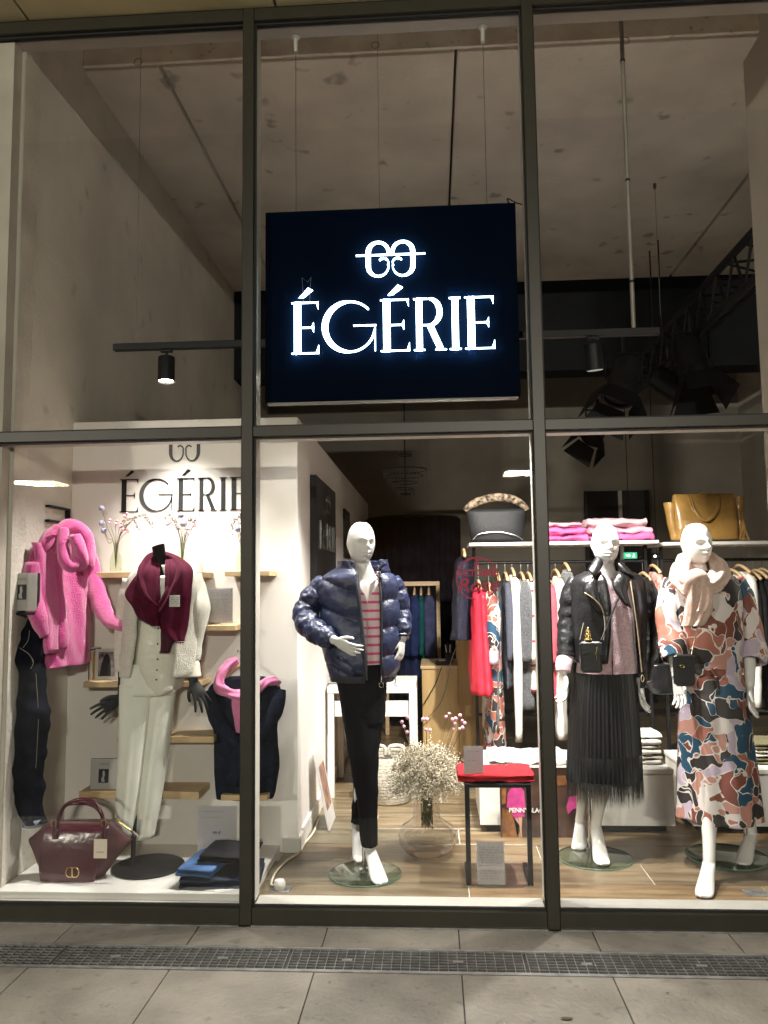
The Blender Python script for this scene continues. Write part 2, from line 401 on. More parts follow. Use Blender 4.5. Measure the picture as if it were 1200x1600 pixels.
# wood-look floor planks
mp_ = M('wood_plank', (.30, .20, .105), .34, var=.34, vs=3.2, col2=(.46, .345, .215), world=True, stretch=(.9, 7, 7), bump=.05, bs=30, detail=8, rvar=.08)
t = mp_.node_tree; b_ = t.nodes['Principled BSDF']; src = b_.inputs['Base Color'].links[0].from_socket
oi = nd(t, 'ShaderNodeObjectInfo'); rr = nd(t, 'ShaderNodeValToRGB')
rr.color_ramp.elements[0].color = (.34, .385, .41, 1); rr.color_ramp.elements[1].color = (.70, .62, .52, 1)
e_ = rr.color_ramp.elements.new(.5); e_.color = (.52, .51, .49, 1)
mx = nd(t, 'ShaderNodeMix', data_type='RGBA', blend_type='MULTIPLY'); mx.inputs[0].default_value = 1
t.links.new(oi.outputs['Random'], rr.inputs[0]); t.links.new(src, mx.inputs[6]); t.links.new(rr.outputs[0], mx.inputs[7]); t.links.new(mx.outputs[2], b_.inputs['Base Color'])
def plank_mesh(l): return MB().box(.0025, l-.0025, .0025, .2675, -.02, 0, .0015).mesh('floor_plank', (0, 0, 0), mp_)
PL = 1.32; me_p = plank_mesh(PL)
for j in range(-1, 20):
    y = .085+.27*j; off = (.39+.47*j) % PL
    if y < .16: 
        me_f = MB().box(.0025, PL-.0025, .17-y, .2675, -.02, 0, .0015).mesh('floor_plank', (0, 0, 0), mp_)
    if y+.27 < .17: continue
    x = -.62-off if j < 3 else -.55-off
    while x < 3.2:
        if x+PL > -.62: place('floor_plank', me_f if y < .16 else me_p, fl, (x, y, FZ+random.uniform(-.0006, .0006)))
        x += PL

# white display partition with shelves' wall and long side wall
part = thing('display_partition', 'white painted partition wall with black lettering behind the left window display', 'partition', (-1.2, .8, FZ))
MB().box(-1.8, -.55, .75, .85, FZ, 2.352, .002).build('front_panel', m_white, part)
MB().box(-.65, -.552, .85, 5.5, FZ, 2.350).build('side_panel', m_white, part)
MB().box(-.552, -.538, .86, 5.4, FZ, .155, .003).build('baseboard', m_whitegloss, part)
MB().box(-.628, -.536, .738, .862, FZ, .137, .003).build('baseboard_block', m_whitegloss, part)
plat = tag(MB().box(-1.798, -.645, .09, .748, FZ-.02, .098, .003).build('display_platform', m_whitegloss, None, (-1.2, .4, FZ)),
           'low white platform under the burgundy handbag in the left window', 'platform')

# ------------------------------------------------------------------ art deco lettering
def arc(mb, T, c, rx, ry, a0, a1, wfun, n=26):
    """ring sector with varying stroke: T maps 2D points to a 3D pair of front/back."""
    L_ = []; R_ = []
    for i in range(n+1):
        a = math.radians(a0+(a1-a0)*i/n); w = wfun(a)/2
        L_.append((c[0]+(rx-w)*math.cos(a), c[1]+(ry-w)*math.sin(a))); R_.append((c[0]+(rx+w)*math.cos(a), c[1]+(ry+w)*math.sin(a)))
    for i in range(n): T([L_[i], R_[i], R_[i+1], L_[i+1]])
def letter(ch, T, bold=0.0):
    b = bold
    def rect(x0, x1, y0, y1): T([(x0-b, y0-b), (x1+b, y0-b), (x1+b, y1+b), (x0-b, y1+b)])
    def pg(*p): T(list(p))
    th = .03
    if ch in 'EÉ':
        rect(.05, .19, 0, 1); rect(0, .53, 1-th, 1); rect(0, .54, 0, th); rect(.19, .44, .49, .49+th)
        pg((.53+b, 1), (.485, 1-th), (.53+b, .85)); pg((.44+b, .60), (.39, .505), (.44+b, .41)); pg((.54+b, 0), (.54+b, .17), (.485, th))
        if ch == 'É': pg((.15, 1.08), (.23, 1.08), (.42, 1.22), (.33, 1.27))
        return .56
    if ch == 'G':
        w = lambda a: .04+2*b+.085*max(0, -math.cos(a))**.8
        arc(None, T, (.5, .5), .47, .48, 42, 318, w, 40)
        arc(None, T, (.5, .5), .47, .48, 318, 352, lambda a: .045+2*b, 8)
        pg((.86-b, .86), (.9+b, .86), (.9+b, .7), (.88, .7)) if False else None
        rect(.56, 1.0, .50, .50+th); rect(.955, .985, .02, .5)
        return 1.02
    if ch == 'R':
        rect(.05, .19, 0, 1); rect(0, .3, 1-th, 1); rect(0, .24, 0, th); rect(.19, .34, .47, .47+th)
        arc(None, T, (.32, .735), .22, .25, -90, 90, lambda a: .035+2*b+.09*max(0, math.cos(a)), 18)
        pg((.27, .485), (.40, .485), (.62+b, .03), (.48-b, .03)); rect(.44, .68, 0, th)
        return .68
    if ch == 'I':
        rect(.05, .19, 0, 1); rect(0, .24, 1-th, 1); rect(0, .24, 0, th); return .24
def emblem(T, b=0.0):
    """two mirrored letters joined by a long bar; unit height, centred on x = 0."""
    for s in (-1, 1):
        def Ts(p, s=s): T([(s*q[0], q[1]) for q in (p if s > 0 else p[::-1])])
        arc(None, Ts, (.335, .68), .28, .285, 0, 180, lambda a: .065+2*b+.085*max(0, math.cos(a))**2+.05*max(0, -math.cos(a))**2, 28)
        Ts([(.54-b, .32), (.69+b, .32), (.69+b, .68), (.54-b, .68)]); Ts([(-.002, .62), (.11+b, .62), (.11+b, .68), (-.002, .68)])
        arc(None, Ts, (.335, .32), .28, .285, -180, 0, lambda a: .05+2*b+.10*max(0, math.cos(a))**2, 28)
        arc(None, Ts, (.195, .395), .14, .125, 40, 215, lambda a: .05+2*b, 16)
    T([(-.95, .60-b), (.95, .60-b), (.95, .635+b), (-.95, .635+b)])
def put_word(parent, mats, Y, depth, z0, h, spans, name='letter', bold=0., smooth=False, z_slope=0.):
    """spans: (char, x0, x1): each letter is stretched to its own width, at plane Y facing the street."""
    for ch, x0, x1 in spans:
        mb = MB()
        wid = {'E': .56, 'É': .56, 'G': 1.02, 'R': .68, 'I': .24}[ch]; k = (x1-x0)/wid
        letter(ch, lambda p: mb.poly([(x0+q[0]*k, Y, z0+q[1]*h) for q in p], (0, depth, 0)), bold)
        mb.build(name, mats, parent)
def put_emblem(parent, mats, Y, depth, xc, z0, w, h, name='emblem', b=0.):
    mb = MB(); emblem(lambda p: mb.poly([(xc+q[0]*w/1.9, Y, z0+q[1]*h) for q in p], (0, depth, 0)), b); return mb.build(name, mats, parent)
m_vinyl = M('black_vinyl', (.012, .012, .013), .35)
Yw = .7465
sp = [('É', 187, 217), ('G', 219, 271), ('É', 276, 305), ('R', 309, 339), ('I', 343, 354), ('E', 359, 388)]
zb = P(280, 799, Yw)[2]; zt = P(280, 747, Yw)[2]
put_word(part, m_vinyl, Yw, .004, zb, zt-zb, [(c, P(a, 780, Yw)[0], P(b, 780, Yw)[0]) for c, a, b in sp], 'wall_letter')
ze0 = P(288, 722, Yw)[2]; put_emblem(part, m_vinyl, Yw, .004, P(288, 720, Yw)[0], ze0, P(321, 700, Yw)[0]-P(254, 700, Yw)[0], .175, 'wall_emblem')

# ------------------------------------------------------------------ hanging lit sign
sg = thing('hanging_shop_sign', 'large black sign with glowing white name hung behind the upper middle pane', 'sign', (0, .13, 2.3))
YS = .105
a_, b2 = P(414.5, 480, YS), P(809.5, 470, YS); zt_, zb_ = P(610, 324, YS)[2], P(610, 624, YS)[2]
m_signboard = M('sign_navy_black', (.0017, .0046, .0125), .7, var=.1, vs=4, spec=.0)
MB().box(a_[0], b2[0], YS, YS+.05, zb_, zt_, .003).build('board', m_signboard, sg)
MB().box(a_[0]+.01, b2[0]-.01, YS+.006, YS+.046, zb_-.007, zb_-.0005).build('lower_trim', M('sign_trim', (.22, .21, .2), .5), sg)
m_neon = M('lit_letter_acrylic', (.9, .95, 1), .4, emit=(.62, .85, 1.0), es=8.0)
Yl = YS-.028
base = P(610, 549, Yl)[2]; cap = P(610, 467, Yl)[2]
sp = [('É', 455, 500), ('G', 505, 590), ('É', 594, 642), ('R', 646, 698), ('I', 702, 721), ('E', 726, 775)]
put_word(sg, m_neon, Yl, .010, base, cap-base, [(c, P(a, 510, Yl)[0], P(b, 510, Yl)[0]) for c, a, b in sp], 'lit_letter', bold=-.006)
put_emblem(sg, m_neon, Yl, .016, P(610, 400, Yl)[0], P(610, 432, Yl)[2], P(664, 400, Yl)[0]-P(556, 400, Yl)[0], P(610, 375, Yl)[2]-P(610, 432, Yl)[2], 'lit_emblem', -.012)
m_wire = M('steel_wire', (.25, .24, .22), .4, metal=.9)
for px, py in ((459, 45), (755, 30)):
    q = PZ(px, py, 4.096); x = q[0]; y = YS+.025
    w = MB(); w.tube([(x, y, zt_), (x, y, 4.0)], .0016, 6); w.build('hanging_wire', m_wire, sg)
    w = MB(); w.lathe([(.010, 0), (.010, .07), (.022, .074), (.022, .08)], (x, y, 4.015), 14); w.build('wire_fixing', m_lining, sg, smooth=True, auto=40)
w = MB(); z5 = P(480, 435, Yl)[2]; q = [P(*p, Yl-.01) for p in ((474, 470), (472, 434), (481, 441), (486, 433), (485, 445), (484, 470))]
w.tube(q, .0016, 6); w.build('loose_wire', m_wire, sg)
w = MB(); w.tube([(b2[0]-.02, YS+.03, zt_), (b2[0]-.035, YS+.02, zt_+.03), (b2[0]-.0, YS+.02, zt_+.01), (b2[0]+.035, YS+.03, zt_+.002)], .003, 6, res=4)
w.build('power_lead', m_black, sg)
# ------------------------------------------------------------------ light track, ceiling kit, street lamps
YT = .45
trk = thing('light_track', 'black ceiling light track hung above the window display on a grey pole', 'light track', (0, YT, 2.66))
za, zb3 = P(178, 541, YT)[2], P(1030, 519, YT)[2]; zT = (za+zb3)/2
xa, xb = P(178, 541, YT)[0], P(1030, 519, YT)[0]
m_blk = M('black_metal', (.010, .010, .011), .5, metal=.1, var=.2, vs=12, spec=.3)
m_grey = M('grey_pole_metal', (.30, .27, .23), .45, metal=.4, var=.1, vs=8)
MB().box(xa, xb, YT-.018, YT+.018, zT-.02, zT+.016, .003).build('rail', m_blk, trk)
xr = P(990, 510, YT)[0]
w = MB(); w.lathe([(.011, 0), (.011, 1.75)], (xr, YT, zT+.016), 12); w.build('hanging_pole', m_grey, trk, smooth=True, auto=40)
for z in (zT+.25, zT+.78, zT+1.42):
    w = MB(); w.lathe([(.0125, 0), (.0125, .012)], (xr, YT, z), 12); w.build('pole_clip', m_blk, trk)
for px, py in ((220, 98), (590, 72), (980, 65)):
    x = P(px, py, YT)[0]; z = P(px, py, YT)[2]
    if px < 900:
        w = MB(); w.tube([(x, YT, zT+.01), (x, YT, 4.87)], .0012, 5); w.build('suspension_wire', m_wire, trk)
    w = MB(); rr_ = .021
    w.tube([(x-.012+rr_*math.cos(a), YT-.008+.004*math.sin(a), z+rr_*math.sin(a)) for a in np.linspace(0, 2*math.pi, 20, endpoint=False)], .0022, 6, closed=True)
    w.build('wire_ring', m_wire, trk)
m_lens = M('spot_lens_lit', (.9, .9, .85), .3, emit=(1, .93, .8), es=14)
def spot(pos, target, power, ang, label, blend=.5, col=(1, .955, .90), rad=.03, group='black spotlights on the light track'):
    pos = np.array(pos, float); d = np.array(target, float)-pos; d /= np.linalg.norm(d)
    t = thing('track_spotlight', label, 'spotlight', (pos[0], pos[1], zT-.02), group)
    w = MB(); top = pos-d*.065
    w.lathe([(.026, -.004), (.042, .0), (.043, .004), (.043, .128), (.040, .130), (.040, .118)], top, 24, axis=d); w.build('lamp_housing', m_blk, t, smooth=True, auto=35)
    w = MB(); w.lathe([(.0001, .1195), (.0395, .1195)], top, 24, axis=d); w.build('lens', m_lens, t)
    w = MB(); w.tube([top+d*.02, (pos[0], pos[1], zT-.03)], .007, 8); w.box(pos[0]-.03, pos[0]+.03, YT-.012, YT+.012, zT-.034, zT-.0205, .002); w.build('bracket', m_blk, t)
    ld = bpy.data.lights.new('spot', 'SPOT'); ld.energy = power; ld.spot_size = math.radians(ang); ld.spot_blend = blend; ld.color = col; ld.shadow_soft_size = rad
    lo = bpy.data.objects.new('spot_beam', ld); COL.objects.link(lo); lo.parent = t
    lp = pos+d*.075; lo.location = Vector(lp)-t.location
    lo.rotation_mode = 'QUATERNION'; lo.rotation_quaternion = Vector(d).to_track_quat('-Z', 'Y')
    return t
zs = zT-.125
xL = P(260, 575, YT)[0]; xR = P(928, 560, YT)[0]
spot((xL, YT, zs), (xL+.06, .22, 0), 116, 96, 'lit black spotlight hanging above the burgundy scarf', .85)
spot((-.50, YT, zs), (-.60, .30, 0), 10, 100, 'black spotlight on the track hidden behind the sign, nearest the left mullion', .7)
spot((-.12, YT, zs), (-.10, .34, 0), 112, 92, 'black spotlight on the track behind the sign above the puffer jacket', .9)
spot((.23, YT+.01, zs), (.32, .42, 0), 112, 112, 'black spotlight on the track behind the sign above the dried flowers', .5)
spot((.58, YT, zs), (.90, 2.1, .7), 330, 92, 'black spotlight on the track behind the sign near the right mullion')
spot((xR, YT, zs), (xR+.24, .80, 0), 185, 120, 'dark tilted spotlight hanging above the leather jacket', .5)

# black lighting truss with stage lights
c1 = PZ(1120, 425, 3.45); c2 = PZ(1120, 492, 3.17)
tr_ = thing('lighting_truss', 'black lattice truss running back under the concrete ceiling on the right', 'truss', (c1[0], 2.5, 3.2))
chords = [(c1[0], 3.45), (c2[0], 3.17), (c1[0]+.34, 3.42)]
for x, z in chords:
    w = MB(); w.tube([(x, 1.05, z), (x, 4.25, z)], .026, 10); w.build('chord', m_blk, tr_, smooth=True, auto=50)
for k in range(11):
    y = 1.1+k*.3
    for i, j in ((0, 1), (1, 2), (2, 0)):
        w = MB(); w.tube([(chords[i][0], y, chords[i][1]), (chords[j][0], y+.15, chords[j][1])], .009, 6)
        w.tube([(chords[j][0], y+.15, chords[j][1]), (chords[i][0], y+.3, chords[i][1])], .009, 6); w.build('lattice_bar', m_blk, tr_)
for px, py in ((1015, 392), (1028, 375)):
    q = PZ(px, py, 4.43); w = MB(); w.tube([(q[0], q[1], 4.43), (q[0], q[1], 3.42)], .006, 6); w.build('hanger_rod', m_blk, tr_)
q = P(1023, 290, 2.4); w = MB(); w.tube([(q[0], 2.4, q[2]+.06), (q[0], 2.4, 3.4)], .0018, 5); w.lathe([(.006, -.03), (.012, -.015), (.012, .012), (.005, .03)], q, 8); w.build('suspension_wire', m_wire, tr_)
m_glint = M('barn_door_paint', (.007, .007, .008), .6, metal=.1, spec=.25, var=.2, vs=10)
def stage_light(px, py, Y, d, label, s=1.0):
    c = P(px, py, Y); d = np.array(d, float); d /= np.linalg.norm(d)
    t = thing('stage_light', label, 'stage light', c, 'unlit stage lights hung from the truss')
    w = MB(); w.lathe([(.03*s, -.13*s), (.075*s, -.11*s), (.085*s, -.02*s), (.085*s, .1*s), (.095*s, .11*s), (.095*s, .14*s), (.08*s, .14*s), (.08*s, .12*s)], c, 20, axis=d)
    w.build('lamp_body', m_blk, t, smooth=True, auto=35)
    w = MB(); w.lathe([(.0001, .115*s), (.08*s, .115*s)], c, 20, axis=d); w.build('lens', M('dark_lens', (.02, .02, .022), .25), t)
    e = np.cross(d, (0, 1, 0)); e /= np.linalg.norm(e); g_ = np.cross(d, e)
    for u_ in (e, -e, g_, -g_):
        v_ = np.cross(d, u_); b0 = c+d*.14*s+u_*.095*s
        w = MB(); w.poly([b0-v_*.08*s, b0+v_*.08*s, b0+d*.14*s+u_*.06*s+v_*.13*s, b0+d*.14*s+u_*.06*s-v_*.13*s], u_*.002); w.build('barn_door', m_glint, t)
    w = MB(); sd = np.array([1, 0, 0.]) if abs(d[0]) < .6 else np.array([0, 1, 0.])
    w.tube([c+sd*.1*s, c+sd*.1*s+np.array([0, 0, .15*s]), c-sd*.1*s+np.array([0, 0, .15*s]), c-sd*.1*s], .009, 6); w.tube([c+np.array([0, 0, .15*s]), c+np.array([0, 0, .24*s])], .014, 8)
    w.build('yoke', m_blk, t); return t
stage_light(975, 592, 2.1, (-.35, -.35, -.8), 'unlit black stage light with open barn doors, left of the three under the truss', 1.25)
stage_light(1080, 560, 2.1, (.1, -.3, -.9), 'unlit black stage light with open barn doors, right of the three under the truss', 1.25)
stage_light(1045, 600, 2.6, (.75, -.2, -.6), 'unlit black stage light tilted right, between the other two', 1.15)
stage_light(935, 668, 2.9, (-.5, -.3, -.7), 'unlit black stage light showing just below the transom', .95)

# street lamps across the road, seen mirrored in the glass
def street_lamp(px, py, label):
    q = P(px, py, 12.0); x, z = q[0], q[2]; y = -11.91
    t = thing('street_lamp', label, 'street lamp', (x, y, 0), 'street lamps across the road')
    w = MB(); w.lathe([(.09, 0), (.08, .2), (.06, .3), (.05, z)], (x, y, -.012), 14); w.build('lamp_post', m_blk, t, smooth=True, auto=40)
    MB().box(x-.39, x+.39, y-.39, y+.39, z+.03, z+.08, .01).build('lamp_head', m_blk, t)
    m_led = M('led_bar', (1, .95, .8), .4, emit=(1, .86, .55), es=16)
    for a, b, c, d in ((-.5, .5, -.52, -.42), (-.5, .5, .42, .52), (-.52, -.42, -.4, .4), (.42, .52, -.4, .4), (-.06, .06, -.4, .4)):
        MB().box(x+a*.67, x+b*.67, y+c*.67, y+d*.67, z, z+.028).build('led_bar', m_led, t)
    ld = bpy.data.lights.new('street', 'AREA'); ld.energy = 330; ld.color = (1, .93, .80)
    ld.shape = 'RECTANGLE'; ld.size = .70; ld.size_y = .06
    lo = bpy.data.objects.new('street_beam', ld); COL.objects.link(lo); lo.parent = t; lo.location = (0, .40, z-.03)
    lo.rotation_mode = 'QUATERNION'; lo.rotation_quaternion = Vector((0-x, 11.5, 2.0-z)).to_track_quat('-Z', 'Y')
street_lamp(70, 757, 'square street lamp mirrored in the glass beside the pink sweater')
street_lamp(816, 741, 'square street lamp mirrored in the glass by the right mullion')
# ------------------------------------------------------------------ figure and garment builders
def tubed(pts, r, n=20, res=6, disp=None, flat=1.0, ref=None, cap=True):
    V, Fc = tube(pts, r, n, False, cap, ref, flat, res); V = np.array(V); m = len(V)//n
    for i in range(m):
        c = V[i*n:(i+1)*n].mean(0)
        for k in range(n):
            p = V[i*n+k]; d = p-c; L_ = np.linalg.norm(d)+1e-9
            if disp: V[i*n+k] = p+d/L_*disp(i/(m-1), 2*math.pi*k/n, p)
    return V, Fc
def head(mb, c, yaw, s=1.0, tilt=0.0, n=56):
    """bald mannequin head with brow, eye sockets, nose, lips, chin, ears; faces -Y turned by yaw degrees to +X."""
    V = []; m = 44; ya = math.radians(yaw); ti = math.radians(tilt)
    for i in range(m+1):
        ph = math.pi*i/m; z = math.cos(ph); q = math.sin(ph)
        for k in range(n):
            a = 2*math.pi*k/n; x = q*math.cos(a); y = q*math.sin(a); fr = max(0, -y); g = lambda u, w: math.exp(-(u/w)**2)
            sx, sy = .074, .094
            if z > 0: cr = max(q, .02)**(-.22*min(1, z*2)); sx *= cr; sy *= cr
            if z < 0: sx *= (1-.10*(-z)**1.2)*max(q, .05)**(-.28*min(1, -z*1.6))
            else: sx *= 1.0
            if z < 0 and y < 0: sy *= max(q, .05)**(-.30*min(1, -z*1.6))
            back = max(0, y); dy = 0.0
            if z < -.1: dy -= back*.35*min(1, (-z-.1)*1.3)*sy
            f = min(1, fr*1.6)
            d = .033*g(x, .12)*g(z+.20, .13)*f+.014*g(x, .09)*g(z+.02, .16)*f                    # nose
            d += .009*g(z-.15, .08)*g(x, .5)*f                                            # brow
            d -= .023*g(abs(x)-.36, .21)*g(z+.01, .13)*f                                    # eye sockets
            d += .004*g(abs(x)-.36, .10)*g(z+.02, .05)*f                                     # eyelids
            d += .016*g(x, .22)*(g(z+.47, .06)+g(z+.62, .06))*f-.011*g(x, .26)*g(z+.53, .03)*f-.005*g(x, .2)*g(z+.35, .05)*f
            d += .010*g(x, .28)*g(z+.82, .16)*f-.006*g(x, .3)*g(z+.68, .06)*f
            px, py, pz = x*sx, y*sy+dy-d, z*.112
            px += math.copysign(.008*g(z+.12, .2)*g(y-.12, .13), x)*(abs(x) > .5)            # ears
            py, pz = py*math.cos(ti)-pz*math.sin(ti), py*math.sin(ti)+pz*math.cos(ti)
            V.append((c[0]+s*(px*math.cos(ya)-py*math.sin(ya)), c[1]+s*(px*math.sin(ya)+py*math.cos(ya)), c[2]+s*pz))
    Fc = [(i*n+k, i*n+(k+1) % n, (i+1)*n+(k+1) % n, (i+1)*n+k) for i in range(m) for k in range(n)]
    mb.add(V, Fc)
def unit(v): v = np.array(v, float); return v/(np.linalg.norm(v)+1e-9)
def hand(mb, wrist, d, t, curl=.5, spread=.10, s=1.0, side=1):
    """palm, four unequal bent fingers and a thumb leaving the side of the palm. d: pointing, t: thumb side."""
    wrist = np.array(wrist, float); d = unit(d); t = unit(np.array(t)-d*(np.array(t)@d)); nrm = np.cross(d, t)*side
    def L(a, b, c): return wrist+(d*a+t*b+nrm*c)*s
    mb.add(*loft([(L(-.03, 0, 0), t*.022*s, nrm*.018*s), (L(.0, 0, 0), t*.024*s, nrm*.016*s), (L(.035, .002, 0), t*.034*s, nrm*.014*s), (L(.07, 0, 0), t*.038*s, nrm*.013*s), (L(.092, -.001, .002), t*.035*s, nrm*.010*s)], 16, 3))
    for i, ln in enumerate((.070, .080, .074, .057)):
        b = .027-.018*i; sp = spread*(1.5-i)
        p = [L(.078, b, 0)]; a = 0.
        for f, bend in ((.46, .35), (.31, .8), (.23, .7)):
            a += curl*bend; dirv = np.array([math.cos(a)*math.cos(sp), math.cos(a)*math.sin(sp), math.sin(a)])
            q = p[-1]+(d*dirv[0]+t*dirv[1]+nrm*dirv[2])*ln*f*1.25*s; p.append(q)
        mb.tube(p, [.0088*s, .0082*s, .0075*s, .0055*s], 10, res=3)
    p = [L(.018, .018, .002), L(.045, .042, .012), L(.072, .052, .022), L(.094, .053, .03)]
    mb.tube(p, [.013*s, .0105*s, .009*s, .0065*s], 10, res=3)
def foot(mb, knee, ankle, toe, s=1.0):
    """calf, arched foot on a raised heel, toes."""
    k, a, t = (np.array(v, float) for v in (knee, ankle, toe)); f = unit((t-a)*np.array([1, 1, 0])); sd = np.cross(f, (0, 0, 1))
    mb.add(*loft([(k, sd*.05, f*.052), (k+(a-k)*.3, sd*.05, f*.056), (k+(a-k)*.75, sd*.031, f*.036), (a, sd*.027, f*.033), (a+np.array([0, 0, -.03]), sd*.026, f*.036)], 18, 5))
    bk = a-f*.012+np.array([0, 0, -.045]); ball = t-f*.05+np.array([0, 0, .010])
    mid = (a+ball)/2+np.array([0, 0, -.004])
    up = np.cross(sd, unit(ball-a))
    if up[2] < 0: up = -up
    mb.add(*loft([(a-f*.006, sd*.027, f*.030), (mid, sd*.033, up*.026), (ball, sd*.040, up*.019), (t-f*.014, sd*.036, np.array([0, 0, .012])), (t+f*.006, sd*.022, np.array([0, 0, .007]))], 18, 5))
    mb.add(*loft([(a-f*.012, sd*.024, f*.028), (bk, sd*.025, f*.022), (bk+np.array([0, 0, -.02]), sd*.017, f*.014)], 14, 3))
    for i, b in enumerate((.026, .011, -.003, -.016, -.027)):
        q = t-f*(.018+.006*abs(i-1))+sd*b*(1 if ((t-a)[0] > 0) else 1); mb.tube([q-f*.01, q+f*.022, q+f*.032], [.010, .0085, .005], 8, res=2)
def limb(mb, pts, r): mb.add(*tube(pts, r, 18, res=6))
def figure(name, label, cat, base, J, mat, vox=.003):
    """continuous mannequin body; J holds joints in world space."""
    t = thing(name, label, cat, base)
    mb = MB(); yw = math.radians(J['yaw']); ax = np.array([math.cos(yw), math.sin(yw), 0]); ay = np.array([-math.sin(yw), math.cos(yw), 0])*-1
    nb, ch, wa, hp = (np.array(J[k], float) for k in ('neck', 'chest', 'waist', 'hip')); hc = np.array(J['head'], float)
    head(mb, hc, J['hyaw'], J.get('hs', .92), J.get('tilt', 0))
    hy = math.radians(J['hyaw']); hb = hc+np.array([-math.sin(hy), math.cos(hy), 0])*.026
    limb(mb, [hb+np.array([0, 0, -.03]), (hb+nb)/2+np.array([0, 0, -.02]), nb, nb+np.array([0, 0, -.04])], [.042, .041, .044, .05])
    mb.add(*loft([(nb+np.array([0, 0, .015]), ax*.044, ay*.044), (nb+np.array([0, 0, -.015]), ax*.056, ay*.048), (nb+np.array([0, 0, -.045]), ax*.085, ay*.055), (nb+np.array([0, 0, -.085]), ax*.13, ay*.072), (ch, ax*.125, ay*.092), (wa, ax*.095, ay*.075), (hp, ax*.105, ay*.09), (hp+np.array([0, 0, -.1]), ax*.095, ay*.075)], 28, 5))
    for s in 'LR':
        sh, el, wr = (np.array(J[k+s], float) for k in ('sh', 'el', 'wr'))
        sh = sh+np.array([0, 0, -.035])+(nb-sh)*np.array([.12, .1, 0])
        limb(mb, [sh+(nb-sh)*.25+np.array([0, 0, -.03]), sh, (sh+el)/2, el, (el+wr)/2, wr], [.038, .038, .034, .031, .030, .021])
        hand(mb, wr, J['hd'+s], J['ht'+s], J.get('curl'+s, .5), side=J.get('hs'+s, 1), s=J.get('hsc', .92))
        hj, kn, an, to = (np.array(J[k+s], float) for k in ('hj', 'kn', 'an', 'to'))
        limb(mb, [hj+np.array([0, 0, .04]), hj, (hj+kn)/2, kn, kn+(an-kn)*.1], [.055, .060, .054, .047, .047])
        foot(mb, kn, an, to)
    remeshed(mb, 'body', mat, t, vox=vox, smooth=1)
    return t
def open_th(rows, ops):
    """angles for a shell open at the front between pixel columns ops."""
    th = []
    for r, (l, rr_) in zip(rows, ops):
        c = (r[1]+r[2])/2; h = (r[2]-r[1])/2
        f = lambda v: math.degrees(math.acos(max(-.985, min(.985, (v-c)/h))))
        th.append((f(l), 360+f(rr_)))
    return th
def edge_strip(mb, rows, Y, dep, col, w=.012, off=.006, res=4, power=2.0):
    """strip following a shell along pixel columns col (one per row)."""
    R_ = rowpx(Y, dep, rows); pts = []
    for (c, a, b), r, px in zip(R_, rows, col):
        cc = (r[1]+r[2])/2; h = (r[2]-r[1])/2; co = max(-.985, min(.985, (px-cc)/h)); si = math.sqrt(1-co*co)
        nv = unit(a/(a@a)*co+b/(b@b)*si); pts.append(c+a*co+b*si+nv*off)
    mb.tube(pts, w/2, 6, res=res, ref=(1, 0, 0))
    return pts
def fabric(name, col, var=.12, vs=18, rough=.85, bump=.25, bs=220, sheen=.0, col2=None, **k):
    return M(name, col, rough, var=var, vs=vs, bump=bump, bs=bs, sheen=sheen, spec=.07, col2=col2, **k)
